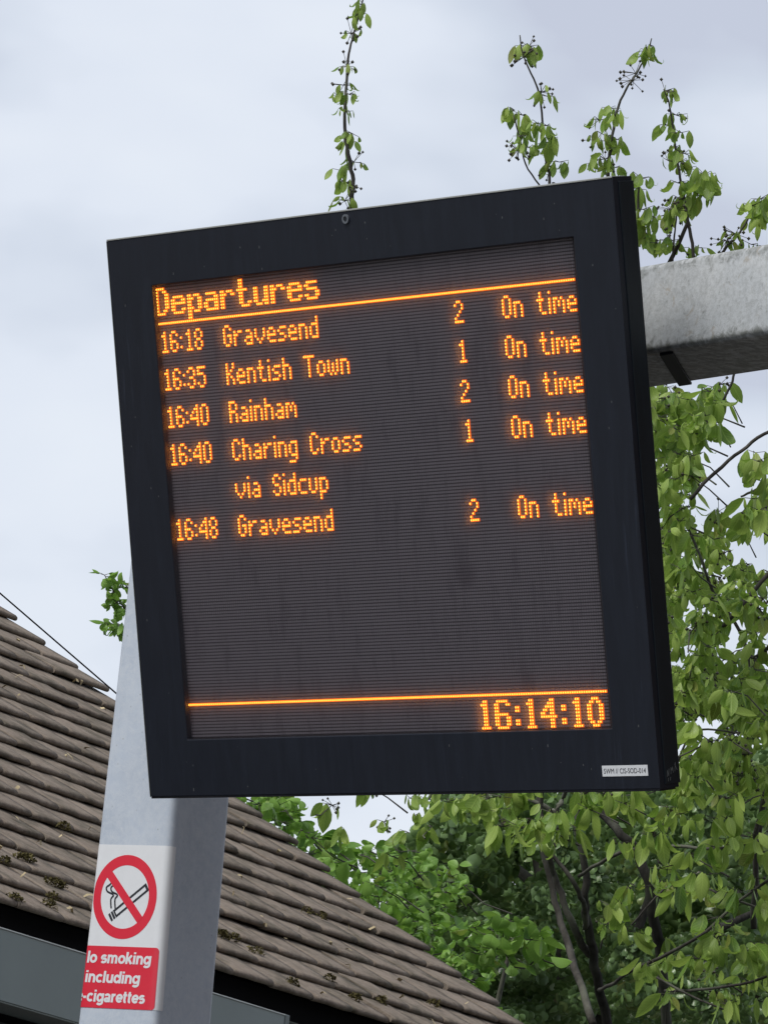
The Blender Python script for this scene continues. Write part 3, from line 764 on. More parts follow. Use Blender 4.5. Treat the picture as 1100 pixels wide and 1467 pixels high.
for k in range(KLO, KHI+1):
    half = (k % 2)*.5
    for j in range(TL):
        x_ = -(j+1)*TW+half*TW
        if j == 0 and half: x_ = -1.5*TW      # verge tile
        if j == 1 and half: continue
        lift = rt.uniform(0, .0012) if rt.random() < .88 else rt.uniform(.001, .006)
        p = rp(x_+rt.uniform(-.003, .003)+(rt.uniform(-.012, .02) if j == 0 else 0), (k-.30)*GA+rt.uniform(-.0022, .0022)+.003*noise.noise(Vector((x_*1.6, k*.9, 0))), lift+.0055*noise.noise(Vector((x_*1.1, k*.7, 4))))
        wide = Matrix.Diagonal((1.5, 1, 1, 1)) if j == 0 and half else Matrix.Identity(4)
        rot = Matrix.Rotation(rt.gauss(0, .006), 4, 'Z') @ Matrix.Rotation(rt.gauss(0, .004), 4, 'Y') @ Matrix.Rotation(rt.uniform(-.005, .002), 4, 'X')
        m4 = Matrix.Translation(p) @ FR @ rot @ wide
        q = pix(p); q2 = pix(p+Ed*TW)
        vis = q2[0] > -30 and q[0] < 1120 and -50 < q[1] < 1520
        hid = (150 < q[0] < 235 and q2[0] < 320 and q[1] > 900)   # behind the post
        tl.append((not vis, hid, q[2], m4, rt.randrange(7)))
tl.sort(key=lambda t: (t[0], t[1], t[2]))
for i, t in enumerate(tl[:296]): link('tile', tile_meshes[t[4]], roof, None, None, t[3])
vs, fs = [], []
for t in tl[296:]:
    n = len(vs); me = tile_meshes[t[4]]; vs += [t[3] @ v.co for v in me.vertices]; fs += [tuple(n+i for i in p.vertices) for p in me.polygons]
link('tiles_beyond', mesh('tiles', vs, fs, [TILE]), roof, 'stuff')
# deck under the tiles, opposite slope, walls
Hd = Vector((Ed.y, -Ed.x, 0)).normalized()       # horizontal, out from the eaves
if Hd.dot(Ud) > 0: Hd = -Hd
WL = TW*TL
eav = rp(-WL, KLO*GA+.03, -.012)
box('roof_deck', eav, Ed*(WL-.05), Ud*((KHI-KLO+1.2)*GA), -Nd*.03, UNDER, roof)
rdg = rp(-WL, (KHI+2)*GA-.02, .012)
U2 = Vector((Ud.x, Ud.y, 0)).normalized()*cos(radians(34)) + Vector((0, 0, -sin(radians(34))))
box('rear_slope', rdg, Ed*(WL-.04), U2*3.0, Vector((0, 0, -.04)), TILE, roof)
vs, fs = [], []; tube(vs, fs, [rdg+Vector((0, 0, .01)), rdg+Ed*(WL-.02)+Vector((0, 0, .01))], [.07, .07], 10); link('ridge', mesh('ridge', vs, fs, [TILE]), roof)
wb = rp(-WL+.1, KLO*GA+.2)-Hd*.35
for z_lo in (0,):
    w0 = Vector((wb.x, wb.y, 0)); Eh = Vector((Ed.x, Ed.y, 0)).normalized()
    box('wall', w0, Eh*(WL-.3), -Hd*.22, Vector((0, 0, wb.z-.28)), wt.m, roof)
# verge: dark undercloak strip
box('verge_board', rp(-.06, KLO*GA+.05, -.014), Ed*.02, Ud*((KHI-KLO+1)*GA), -Nd*.10, UNDER, roof)

# gutter: folded box section along the eaves
ZG = 13.92
gA = at(360, 1440.5, ZG)
def gp(x_, o=0.0, z=0.0): return gA+Ed*x_-Hd*o+Vector((0, 0, z))
gx1 = None
lo, hi = -1, 2
for _ in range(40):
    m_ = (lo+hi)/2
    if pix(gp(m_))[0] < 408: lo = m_
    else: hi = m_
gx1 = lo
gh = .155; gl = 3.2
gut = bpy.data.objects.new('gutter', None); COL.objects.link(gut); gut.parent = roof; gut.matrix_local = Matrix.Translation(gA-rb_)
def gbox(name, o, a, b, c, mat, bev=.002):
    ob = box(name, o, a, b, c, mat, None, bev); ob.parent = gut; ob.matrix_local = Matrix.Translation(-gA); return ob
gbox('front_sheet', gp(gx1-gl, 0, -gh), Ed*gl, -Hd*.003, Vector((0, 0, gh)), GUTTER, .0008)
gbox('top_lip', gp(gx1-gl, -.002, .0005), Ed*gl, -Hd*.016, Vector((0, 0, .003)), m_plain('gutter_lip', (.62, .66, .64), .4), .0008)
gbox('gutter_base', gp(gx1-gl, .0035, -gh-.004), Ed*gl, -Hd*.13, Vector((0, 0, .0035)), GUTTER, .0008)
gbox('back_sheet', gp(gx1-gl, .131, -gh), Ed*gl, -Hd*.003, Vector((0, 0, gh+.05)), UNDER, 0)
gbox('end_stop', gp(gx1+.001, -.002, -gh-.004), Ed*.020, -Hd*.14, Vector((0, 0, gh+.008)), m_plain('end_stop_paint', (.17, .205, .20), .5), .002)
gbox('run_off_gutter', gp(gx1+.0215, .004, -gh+.01), Ed*1.4, -Hd*.12, Vector((0, 0, gh-.018)), m_plain('mossy_gutter', (.075, .085, .072), .8, 0, .2, .8, 90, .6), .002)
box('fascia_board', gp(gx1-gl, .137, -gh-.02), Ed*(gl+1.45), -Hd*.025, Vector((0, 0, gh+.10)), UNDER, roof)
box('soffit', gp(gx1-gl, .12, -gh-.045), Ed*(gl+1.4), -Hd*.55, Vector((0, 0, .02)), m_plain('soffit_boards', (.020, .024, .024), .8), roof)

# moss pads and litter caught between the tiles
vs, fs = [], []
def clump(p, rx, ry, rz, n=26):
    rx *= .75
    for _ in range(int(n*1.1)):
        d = Vector((rt.gauss(0, 1), rt.gauss(0, 1), rt.gauss(0, 1))).normalized()
        c = p+Ed*d.x*rx*rt.uniform(.3, 1)+Ud*d.y*ry*rt.uniform(.3, 1)+Nd*abs(d.z)*rz
        s = rt.uniform(.003, .007); b = len(vs)
        for _k in range(4): vs.append(c+Vector((rt.uniform(-s, s), rt.uniform(-s, s), rt.uniform(-s*.6, s))))
        fs.extend([(b, b+1, b+2), (b, b+2, b+3), (b, b+3, b+1), (b+1, b+3, b+2)])
def on_roof(px, py):
    d = (at(px, py, 10)-EYE).normalized(); t_ = (A0+Nd*TT*1.6-EYE).dot(Nd)/d.dot(Nd); return EYE+d*t_
for px, py, rx, n in ((36, 1232, .07, 170), (78, 1268, .07, 170), (70, 1298, .04, 60), (318, 1342, .045, 120), (335, 1346, .03, 60), (418, 1410, .03, 60), (508, 1432, .035, 90), (545, 1436, .03, 70), (90, 1187, .04, 70), (6, 1236, .03, 50),
                      (440, 1308, .025, 40), (461, 1315, .02, 40), (75, 1288, .03, 50), (20, 1290, .05, 90), (365, 1365, .06, 60), (620, 1440, .04, 50), (470, 1405, .04, 50)):
    clump(on_roof(px, py), rx, .018, .016, n)
for _ in range(60):
    k = rt.randrange(KLO, KHI); clump(rp(rt.uniform(-3.4, -.02), k*GA-.006, TT*.9), rt.uniform(.02, .06), .006, .006, rt.randrange(8, 26))
link('roof_moss', mesh('moss', vs, fs, [MOSS]), roof, 'stuff')
vs, fs = [], []
for _ in range(150):
    k = rt.randrange(KLO, KHI); c = rp(rt.uniform(-3.4, -.03), k*GA+rt.choice([-.008, .02, rt.uniform(0, .1)]), TT*1.5+.006)
    a = Vector((rt.gauss(0, 1), rt.gauss(0, 1), rt.gauss(0, .5))).normalized(); L = rt.uniform(.006, .02); w = rt.uniform(.002, .006)
    s_ = a.cross(Nd).normalized()*w; b = len(vs); up = Nd*rt.uniform(.004, .012)
    vs += [c-a*L-s_, c-a*L+s_, c+s_+up, c-s_+up, c+a*L*.8-s_*.5, c+a*L*.8+s_*.5]; fs += [(b, b+1, b+2, b+3), (b+3, b+2, b+5, b+4)]
link('leaf_litter', mesh('litter', vs, fs, [DRYLEAF]), roof, 'stuff')

# overhead cable passing in front of the roof
c0_, c1_ = at(-260, 625, 14.6), at(214, 1034, 14.9)
vs, fs = [], []
P_ = [c0_.lerp(c1_, i/16) for i in range(17)]
far_ = c1_-(c0_-c1_)*.05
tube(vs, fs, [c0_+(c0_-c1_)*3]+P_+[far_], [.0021]*19, 6)
tag(link('cable', mesh('cable', vs, fs, [DARK])), 'thin dark cable crossing in front of the roof edge at the left', 'cable')

# ------------------------------------------------------------------ leaves
def leaf_mesh(name, L, W, mat, seed, droop=.5, fold=.25, seg=5, serr=.0):
    """blade from origin along -Z, gently folded along the midrib and curled"""
    r = random.Random(seed); vs, fs, uv = [], [], []
    prof = [(.0, .04), (.12, .55), (.32, .95), (.52, 1.0), (.74, .72), (.90, .30), (1.0, .0)]
    for i, (t, w) in enumerate(prof):
        an = droop*t*t; y = sin(an)*L*t*.5; z = -L*t*cos(an*.6)
        wv = W/2*w; tw = .15*sin(t*3+seed)
        f = fold*wv
        sl_ = serr*W*(.5 if i % 2 else -.5)
        vs += [Vector((-wv-sl_, y+f+tw*wv, z)), Vector((0, y, z-.004*L)), Vector((wv+sl_, y+f-tw*wv, z))]
        uv += [(0.5-.5*w, t), (.5, t), (.5+.5*w, t)]
    for i in range(len(prof)-1):
        a = i*3; fs += [(a, a+1, a+4, a+3), (a+1, a+2, a+5, a+4)]
    me = mesh(name, vs, fs, [mat], smooth=True); ul = me.uv_layers.new(name='UVMap')
    for lp in me.loops: ul.data[lp.index].uv = uv[lp.vertex_index]
    return me, vs, fs, uv
def variants(name, L, W, mat, n=6, **k):
    return [leaf_mesh(name, L*random.uniform(.9, 1.1), W*random.uniform(.85, 1.15), mat, s, droop=random.uniform(.2, 2.3), fold=random.uniform(.15, .9), **k) for s in range(n)]
CH = variants('leaf', .084, .035, LEAF_C, 12)
LM = variants('leaf', .064, .048, LEAF_L)
IV = variants('leaf', .036, .034, LEAF_I, 4)
SH = variants('leaf', .060, .026, LEAF_L)
def orient(p, down, face_ang, s):
    """matrix: blade axis -Z -> down, turned about it, scaled"""
    q = Vector((0, 0, -1)).rotation_difference(down.normalized())
    return Matrix.Translation(p) @ q.to_matrix().to_4x4() @ Matrix.Rotation(face_ang, 4, 'Z') @ Matrix.Scale(s, 4)
def flush(name, recs, meshes, parent, n_single, stuffname):
    """nearest n_single leaves become objects, the rest one mesh"""
    def key(t):
        q = pix(t[0].translation); inn = -20 < q[0] < 1120 and -20 < q[1] < 1480 and not (215 < q[0] < 905 and 330 < q[1] < 1110) and not (q[0] > 930 and 395 < q[1] < 530)
        return (not inn, q[2]/t[2])
    recs = sorted(recs, key=key)
    for m4, v, s in recs[:n_single]: link(name, meshes[v][0], parent, None, None, m4)
    vs, fs, uv = [], [], []
    for m4, v, s in recs[n_single:]:
        _, mv, mf, mu = meshes[v]; n = len(vs); vs += [m4 @ p for p in mv]; fs += [tuple(n+i for i in f) for f in mf]; uv += mu
    me = mesh(stuffname, vs, fs, [meshes[0][0].materials[0]], smooth=True); ul = me.uv_layers.new(name='UVMap')
    li = [0]*len(me.loops); me.loops.foreach_get('vertex_index', li)
    flat = [c for i in li for c in uv[i]]; ul.data.foreach_set('uv', flat)
    link(stuffname, me, parent, 'stuff')
lr = random.Random(21)
twv, twf = [], []          # twigs
bev_, bef = [], []         # berries
def berries(p, n, spread=.05):
    for _ in range(n):
        d = Vector((lr.gauss(0, 1), lr.gauss(0, .7), lr.gauss(-.1, .8))).normalized(); L = lr.uniform(.5, 1)*spread; c = p+d*L
        tube(bev_, bef, [p, c], [.0012, .0009], 3, False)
        r = lr.uniform(.0042, .0062); n0 = len(bev_)
        for v in ((1, 0, 0), (-1, 0, 0), (0, 1, 0), (0, -1, 0), (0, 0, 1.1), (0, 0, -1.1)): bev_.append(c+Vector(v)*r)
        for f in ((0, 2, 4), (2, 1, 4), (1, 3, 4), (3, 0, 4), (2, 0, 5), (1, 2, 5), (3, 1, 5), (0, 3, 5)): bef.append(tuple(n0+i for i in f))
def spray(p, n, out, spread=.9, size=1.0, stem=.02, hang=1.0, mset=6):
    """whorl of n hanging leaves at p"""
    for k in range(n):
        az = lr.uniform(0, 2*pi); tl_ = abs(lr.gauss(0, spread))
        d = Vector((cos(az)*sin(tl_), sin(az)*sin(tl_), -cos(tl_)*hang)).normalized()
        o_ = Vector((cos(az), sin(az), lr.uniform(-.1, .5)))*lr.uniform(.3, 1)*stem*1.6
        b = p+o_
        tube(twv, twf, [p, b], [.0013, .0009], 3, False)
        s = size*lr.uniform(.5, 1.15)
        out.append((orient(b, d, lr.uniform(0, 2*pi), s), lr.randrange(mset), s))
def inside(poly, x, y):
    c = False; n = len(poly)
    for i in range(n):
        x1, y1 = poly[i]; x2, y2 = poly[(i+1) % n]
        if (y1 > y) != (y2 > y) and x < (x2-x1)*(y-y1)/(y2-y1)+x1: c = not c
    return c
def branch(name, pts, parent, r0, r1, mat, sides=7):
    P = [at(*p) for p in pts]; R = [r0+(r1-r0)*i/(len(P)-1) for i in range(len(P))]
    P, R = catmull(P, R, 4)
    P = [p+Vector((lr.uniform(-1, 1), lr.uniform(-1, 1), lr.uniform(-1, 1)))*min(.006, R[i]*.35) for i, p in enumerate(P)]
    vs, fs = [], []; tube(vs, fs, P, R, sides, True, .12)
    o = link(name, mesh(name, vs, fs, [mat], smooth=True), parent); return P

# ---- cherry tree
cb = at(900, 1700, 18.6); cherry = empty('cherry_tree', Vector((cb.x, cb.y, -1.0)), 'cherry tree with drooping light green leaves, its shoots rising above the departure board', 'tree')
gpt = Vector((cb.x, cb.y, -1.0))
vs, fs = [], []; tp_ = at(872, 1480, 18.5)
P_, R_2 = catmull([gpt, gpt.lerp(tp_, .35)+Vector((.05, .02, 0)), gpt.lerp(tp_, .7)+Vector((-.03, .0, 0)), tp_], [.15, .12, .085, .045], 5)
tube(vs, fs, P_, R_2, 10, True, .1); link('trunk', mesh('trunk', vs, fs, [BARK], smooth=True), cherry)
LB = []
def lim(pts, a, b, mat=BARK): LB.append(branch('branch', pts, cherry, a, b, mat))
lim([(872, 1480, 18.5), (855, 1400, 18.4), (842, 1330, 18.3), (838, 1290, 18.2), (838, 1240, 18.2), (828, 1190, 18.2), (826, 1130, 18.3), (820, 900, 18.2)], .0165, .008, BARKD)
lim([(842, 1370, 18.4), (822, 1330, 18.3), (803, 1280, 18.3), (790, 1245, 18.3), (778, 1180, 18.2), (776, 1120, 18.2), (790, 700, 18), (792, 262, 17.6)], .013, .005)
lim([(850, 1467, 18.6), (815, 1360, 18.9), (795, 1290, 19.0), (775, 1200, 19.0), (770, 1090, 19.0)], .013, .009)
lim([(838, 1330, 18.3), (836, 1300, 18.1), (825, 1270, 18.0), (800, 1235, 18.0), (770, 1200, 18), (735, 1180, 18), (690, 1172, 18)], .010, .003)
lim([(965, 1560, 18.4), (935, 1300, 18.1), (910, 1220, 18.1), (890, 1195, 18.1), (862, 1165, 18.2), (835, 1130, 18.2), (800, 1060, 18)], .018, .011, BARKD)
lim([(800, 1200, 18.4), (785, 1160, 18.4), (765, 1148, 18.4), (735, 1128, 18.4), (640, 1050, 18)], .010, .004)
lim([(790, 1185, 18.5), (800, 1155, 18.5), (812, 1128, 18.5), (850, 1000, 18)], .010, .006)
lim([(858, 1418, 17.8), (880, 1408, 17.7), (905, 1390, 17.6), (960, 1365, 17.5), (1010, 1335, 17.4), (1060, 1290, 17.4), (1110, 1255, 17.3)], .006, .0045)
lim([(830, 1255, 17.9), (870, 1230, 17.6), (910, 1216, 17.5), (970, 1212, 17.5), (1020, 1216, 17.4), (1070, 1208, 17.4), (1120, 1196, 17.4)], .006, .0045)
lim([(940, 1400, 17.4), (985, 1425, 17.3), (1020, 1440, 17.2), (1050, 1450, 17.2)], .004, .0025)
lim([(952, 1420, 17.5), (1000, 1418, 17.4), (1060, 1410, 17.3), (1110, 1395, 17.3)], .005, .004)
lim([(905, 1325, 17.6), (950, 1275, 17.6), (990, 1265, 17.6), (1030, 1280, 17.5), (1110, 1310, 17.5)], .003, .004)
lim([(985, 970, 17.6), (1020, 920, 17.6), (1050, 880, 17.5), (1080, 845, 17.5), (1120, 800, 17.5)], .0075, .007)
lim([(940, 1060, 17.8), (985, 970, 17.6)], .008, .0075)
lim([(1075, 985, 17.9), (1070, 930, 17.9), (1045, 880, 17.9), (1022, 850, 17.9), (1000, 790, 17.9), (975, 735, 17.9)], .006, .004)
lim([(988, 716, 17.4), (1015, 685, 17.4), (1052, 653, 17.4), (1085, 628, 17.4), (1120, 608, 17.4)], .006, .005)
lim([(1065, 935, 17.8), (1085, 940, 17.8), (1120, 905, 17.7)], .006, .006)
lim([(1120, 680, 17.6), (1085, 700, 17.6), (1060, 712, 17.6)], .006, .003)
lim([(998, 635, 17.9), (1020, 600, 17.9), (1045, 555, 17.9), (1052, 530, 17.9)], .004, .004)
lim([(1095, 1150, 18.2), (1085, 1200, 18.3), (1078, 1330, 18.4)], .009, .010)
lim([(1078, 1205, 18.0), (1100, 1120, 18.0), (1110, 1060, 18.0)], .008, .008)
lim([(968, 1095, 17.8), (985, 1060, 17.8), (1000, 1045, 17.7), (1060, 1050, 17.6)], .004, .003)
lim([(800, 700, 18), (900, 500, 17.8), (985, 320, 17.6)], .010, .006)
# long shoots above the board
lim([(560, 1060, 18), (530, 800, 17.9), (512, 500, 17.8), (505, 300, 17.6), (506, 265, 17.6), (502, 235, 17.6), (495, 200, 17.6), (494, 165, 17.6), (496, 120, 17.6), (499, 85, 17.6), (505, 55, 17.6), (516, 15, 17.6), (523, -15, 17.6)], .009, .002)
lim([(792, 400, 17.6), (787, 262, 17.6), (783, 235, 17.6), (778, 200, 17.6), (775, 150, 17.6), (770, 128, 17.6), (757, 98, 17.6), (748, 75, 17.6), (744, 50, 17.6)], .005, .0018)
lim([(790, 300, 17.6), (772, 265, 17.6), (752, 235, 17.6), (745, 200, 17.6), (735, 165, 17.6)], .003, .002)
lim([(868, 420, 17.6), (870, 250, 17.6), (874, 215, 17.6), (880, 175, 17.6), (886, 150, 17.6), (900, 122, 17.6), (914, 100, 17.6), (926, 78, 17.6), (933, 55, 17.6)], .006, .0018)
lim([(1000, 430, 17.6), (993, 362, 17.6), (986, 320, 17.6), (979, 285, 17.6), (972, 245, 17.6), (966, 205, 17.6), (962, 170, 17.6), (957, 145, 17.6), (950, 128, 17.6)], .006, .0018)
lim([(962, 420, 17.6), (963, 365, 17.6), (966, 330, 17.6), (969, 310, 17.6)], .004, .002)
lim([(1020, 380, 17.6), (1042, 352, 17.6), (1058, 335, 17.6), (1075, 305, 17.6), (1085, 285, 17.6)], .005, .002)
lim([(905, 420, 17.6), (912, 330, 17.6), (914, 280, 17.6), (915, 250, 17.6)], .006, .002)
CR = []
def sp(x, y, n, s=.8, size=1.0, z=17.6, b=0):
    p = at(x, y, z+lr.uniform(-.12, .12)); spray(p, n+(3 if n > 1 else 0), CR, s*.42, size*.84, .022)
    if b: berries(p, int(b*1.2), .05)
def dr(x, y, n, z=17.6, size=1.0):  # droop towards the right: bigger leaves hanging down
    sp(x, y, n, .45, size, z)
for a in ((521, 8, 5, .35, .95), (510, 22, 2, .5, .8), (503, 48, 3, .9, .55, 17.6, 9), (497, 95, 3, 1.0, .55, 17.6, 7), (492, 122, 4, .9, .65, 17.6, 3), (485, 140, 5, .8, .8), (500, 135, 4, .7, .75), (492, 160, 3, .6, .6), (506, 192, 3, .9, .65), (500, 205, 4, .6, .8), (507, 232, 3, .9, .6, 17.6, 4), (492, 245, 4, .6, .85), (497, 262, 3, .5, .8, 17.6, 6), (494, 288, 4, .9, .7, 17.6, 4), (516, 232, 1, .5, .7),
          (748, 66, 2, .5, .9), (758, 66, 3, .5, .9, 17.6, 4), (750, 82, 1, .9, .5, 17.6, 12), (775, 132, 4, .8, .65, 17.6, 6), (783, 138, 2, .8, .7), (737, 158, 4, .7, .85), (748, 165, 5, .6, 1.0), (758, 178, 5, .6, 1.0), (772, 178, 4, .6, .8), (783, 180, 3, .7, .7), (789, 200, 4, .45, 1.0), (780, 205, 3, .5, .9), (758, 212, 4, .6, .7), (742, 215, 1, .6, .8, 17.6, 14), (788, 238, 3, .8, .7, 17.6, 3), (800, 232, 3, .4, .8), (745, 195, 3, .5, .9),
          (927, 72, 3, .5, .95), (934, 66, 3, .5, .9), (918, 80, 1, .5, .7, 17.6, 3), (910, 105, 0, .5, .7, 17.6, 10), (904, 115, 0, .5, .7, 17.6, 8), (873, 155, 4, .7, .85), (880, 165, 4, .6, .9), (858, 172, 3, .6, .8, 17.6, 2), (868, 195, 6, .6, 1.0), (884, 200, 4, .5, .95), (855, 200, 2, .5, .8, 17.6, 4), (866, 228, 5, .9, .8, 17.6, 4), (880, 240, 4, 1.0, .7), (852, 236, 3, .9, .8),
          (952, 130, 4, .9, .7, 17.6, 4), (960, 132, 3, 1.1, .6), (968, 165, 4, .9, .75, 17.6, 2), (958, 180, 3, .6, .8), (975, 190, 5, .8, .8), (965, 212, 4, .8, .7, 17.6, 4), (980, 220, 5, .6, .75), (956, 230, 1, .6, .7, 17.6, 4), (972, 232, 4, .7, .8), (984, 240, 3, .5, .7), (970, 262, 6, .7, .9), (975, 285, 5, .6, .9), (962, 300, 4, .9, .8, 17.6, 9), (970, 305, 3, .9, .7, 17.6, 10), (995, 262, 5, .45, 1.1), (1008, 250, 6, .35, 1.15), (1018, 258, 4, .3, 1.15), (985, 285, 3, .4, 1.0), (1000, 280, 2, .4, 1.0),
          (944, 310, 2, .5, .9), (957, 345, 4, .6, .9, 17.6, 5), (972, 355, 3, .9, .8, 17.6, 5), (1000, 355, 3, 1.2, .7), (1040, 345, 4, 1.0, .7, 17.6, 8), (1053, 335, 2, 1.0, .7, 17.6, 12), (1075, 295, 5, .5, 1.1), (1088, 285, 6, .5, 1.2), (1080, 315, 3, .6, .9), (1098, 300, 4, .5, 1.1),
          (918, 255, 4, .35, 1.15), (912, 270, 4, .35, 1.2), (920, 300, 5, .4, 1.1), (914, 320, 3, .5, 1.1), (925, 335, 4, .6, .9), (938, 348, 4, .5, .9), (918, 345, 4, .7, .9), (930, 310, 2, .5, .8), (1075, 350, 2, .9, .8)):
    sp(*a)
# crown right of the board and below it
def fill(poly, n, zr, out, size=(.85, 1.15), leaves=(4, 7), sprd=.55, mset=6, hang=1.0, gap=None, bp=.2, stem=.022, twig=True):
    xs = [p[0] for p in poly]; ys = [p[1] for p in poly]; c = 0; tries = 0
    while c < n and tries < n*40:
        tries += 1; x_, y_ = lr.uniform(min(xs), max(xs)), lr.uniform(min(ys), max(ys))
        if not inside(poly, x_, y_): continue
        if gap and any(inside(g_, x_, y_+18) for g_ in gap): continue
        z = lr.uniform(*zr); p = at(x_, y_, z); c += 1
        spray(p, lr.randint(*leaves), out, sprd, lr.uniform(*size), stem, hang, mset)
        if lr.random() < bp: berries(p, lr.randint(3, 9), .04)
        if twig and lr.random() < .3:
            a = lr.uniform(-.9, .9); L = lr.uniform(.06, .18)
            e_ = p+r_*sin(a+lr.choice([0, pi/2]))*L-Vector((0, 0, 1))*cos(a)*L*.6+Vector((0, lr.uniform(-.1, .2), 0))
            m1 = p.lerp(e_, .5)+Vector((lr.uniform(-.02, .02), 0, lr.uniform(-.02, .02)))
            tube(twv, twf, [p, m1, e_], [.0016, .0022, .003], 4, False)
gapR = [[(1052, 555), (1110, 540), (1110, 640), (1065, 640), (1025, 640), (1040, 600)], [(1000, 700), (1040, 690), (1060, 640), (1100, 660), (1110, 700), (1070, 730), (1010, 740)],
        [(1075, 780), (1110, 760), (1110, 830), (1078, 850), (1068, 810)], [(1025, 905), (1060, 880), (1078, 930), (1050, 960), (1020, 950)], [(1085, 930), (1110, 905), (1110, 990), (1088, 980)], [(955, 900), (990, 880), (992, 925), (958, 930)], [(985, 985), (1005, 960), (1010, 1010), (988, 1020)], [(985, 735), (1010, 730), (1005, 770), (985, 770)]]
fill([(905, 550), (1040, 550), (1035, 600), (1000, 640), (985, 700), (925, 720)], 84, (17.3, 18.6), CR, (.7, 1.1), (5, 9), gap=gapR)
fill([(925, 660), (980, 660), (1010, 720), (1110, 690), (1110, 1000), (940, 1010)], 165, (17.2, 18.8), CR, (.65, 1.12), (5, 9), gap=gapR)
fill([(940, 950), (1110, 960), (1110, 1130), (950, 1130)], 92, (17.1, 18.7), CR, (.7, 1.15), (5, 9))
fill([(1060, 650), (1110, 625), (1110, 690), (1060, 700)], 5, (17.3, 17.6), CR, gap=None)
fill([(650, 1120), (940, 1120), (1110, 1060), (1110, 1220), (930, 1230), (830, 1215), (770, 1240), (650, 1190)], 36, (17.3, 18.1), CR, (.95, 1.2), (5, 8), .40)
fill([(840, 1230), (1110, 1200), (1110, 1440), (960, 1440), (900, 1400), (850, 1320)], 22, (17.8, 18.8), CR, (.65, .95), (5, 8), .42)
for x_, y_, n_ in ((757, 1185, 7), (810, 1195, 9), (790, 1170, 7), (700, 1150, 7), (880, 1215, 6), (935, 1205, 8), (945, 1250, 5), (905, 1280, 8), (980, 1285, 8), (1000, 1260, 5), (1025, 1220, 8), (1072, 1205, 7), (1060, 1285, 6), (1095, 1300, 6), (1000, 1180, 6), (960, 1175, 7), (1040, 1150, 6), (875, 1305, 6), (900, 1340, 6), (930, 1390, 6), (1025, 1350, 9), (1050, 1370, 7), (1075, 1360, 8), (1000, 1380, 7), (965, 1430, 5), (1040, 1445, 5), (1085, 1440, 5), (1090, 1385, 6), (640, 1155, 6), (720, 1190, 6), (1010, 1325, 5)):
    p = at(x_, y_-6, lr.uniform(17.0, 17.4)); spray(p, n_, CR, .42, 1.12, .03); spray(p+Vector((.03, 0, .01)), 2, CR, 1.1, .8, .03)
    for _ in range(3): bev_.extend([p+Vector((lr.uniform(-.01, .01), lr.uniform(-.01, .01), lr.uniform(0, .02))) for _ in range(3)]); n0 = len(bev_); bef.append((n0-3, n0-2, n0-1))
fill([(430, 1120), (640, 1120), (660, 1200), (560, 1240), (480, 1215)], 13, (17.9, 18.5), CR, (.8, 1.05), (3, 6), .5)
flush('leaf', CR, CH, cherry, 296, 'foliage')
link('berries', mesh('berries', bev_, bef, [BERRY]), cherry, 'stuff')
link('twigs', mesh('twigs', twv, twf, [BARK]), cherry, 'stuff')
twv, twf = [], []; bev_, bef = [], []

# ---- lime green hazel thicket right behind the roof
lb_ = at(560, 1750, 19.3); hazel = empty('hazel_bush', Vector((lb_.x, lb_.y, -1.0)), 'bright green broad-leaved bush just behind the lower slope of the tiled roof', 'bush')
for tx, ty in ((430, 1190), (520, 1280), (610, 1350), (730, 1360)):
    vs, fs = [], []; e_ = at(tx, ty, 19.2); b0 = Vector((lb_.x, lb_.y, -1.0))+Vector((lr.uniform(-.3, .3), 0, 0))
    P_, R_3 = catmull([b0, b0.lerp(e_, .4)+Vector((0, .1, .2)), b0.lerp(e_, .8)+Vector((0, .05, .15)), e_], [.035, .025, .014, .006], 5)
    tube(vs, fs, P_, R_3, 7); link('stem', mesh('stem', vs, fs, [BARK], smooth=True), hazel)
HR = []
fill([(328, 1120), (400, 1130), (440, 1190), (500, 1240), (600, 1300), (700, 1400), (700, 1467), (560, 1420), (440, 1300), (330, 1200)], 230, (18.4, 19.4), HR, (.7, 1.1), (4, 7), 1.15, 6, .6, None, 0, .03)
fill([(470, 1220), (600, 1215), (680, 1260), (640, 1320), (560, 1300)], 60, (19.2, 20.0), HR, (.7, 1.0), (4, 6), 1.1, 6, .6, None, 0, .03)
fill([(665, 1330), (700, 1310), (770, 1320), (775, 1370), (730, 1385), (680, 1370)], 30, (18.0, 18.5), HR, (.85, 1.15), (3, 6), 1.0, 6, .6, None, 0, .03)
flush('leaf', HR, LM, hazel, 220, 'foliage')
link('twigs', mesh('twigs', twv, twf, [BARK]), hazel, 'stuff')
twv, twf = [], []

# ---- ivy-covered tree: dark mass
ib = at(930, 1800, 22.5); ivy = empty('ivy_clad_tree', Vector((ib.x, ib.y, -1.0)), 'dark tree smothered in small glossy ivy leaves, lower right behind the cherry branches', 'tree')
vs, fs = [], []; g0 = Vector((ib.x, ib.y, -1.0)); t0 = at(720, 1150, 22.6)
P_, R_4 = catmull([g0, g0.lerp(t0, .5)+Vector((.05, 0, 0)), at(790, 1290, 22.4), t0, at(700, 900, 22.6)], [.20, .12, .05, .045, .03], 5)
tube(vs, fs, P_, R_4, 12, True, .1); link('trunk', mesh('trunk', vs, fs, [BARK], smooth=True), ivy)
for a, b in (((820, 1330), (1080, 1010)), ((800, 1300), (620, 1180)), ((900, 1400), (1120, 1290)), ((860, 1467), (960, 1180))):
    vs, fs = [], []; P_, R_5 = catmull([at(a[0], a[1], 22.5), at((a[0]+b[0])/2+10, (a[1]+b[1])/2-10, 22.7), at(b[0], b[1], 22.9)], [.030, .018, .008], 5)
    tube(vs, fs, P_, R_5, 8, True, .1); link('branch', mesh('branch', vs, fs, [BARKD], smooth=True), ivy)
IR = []
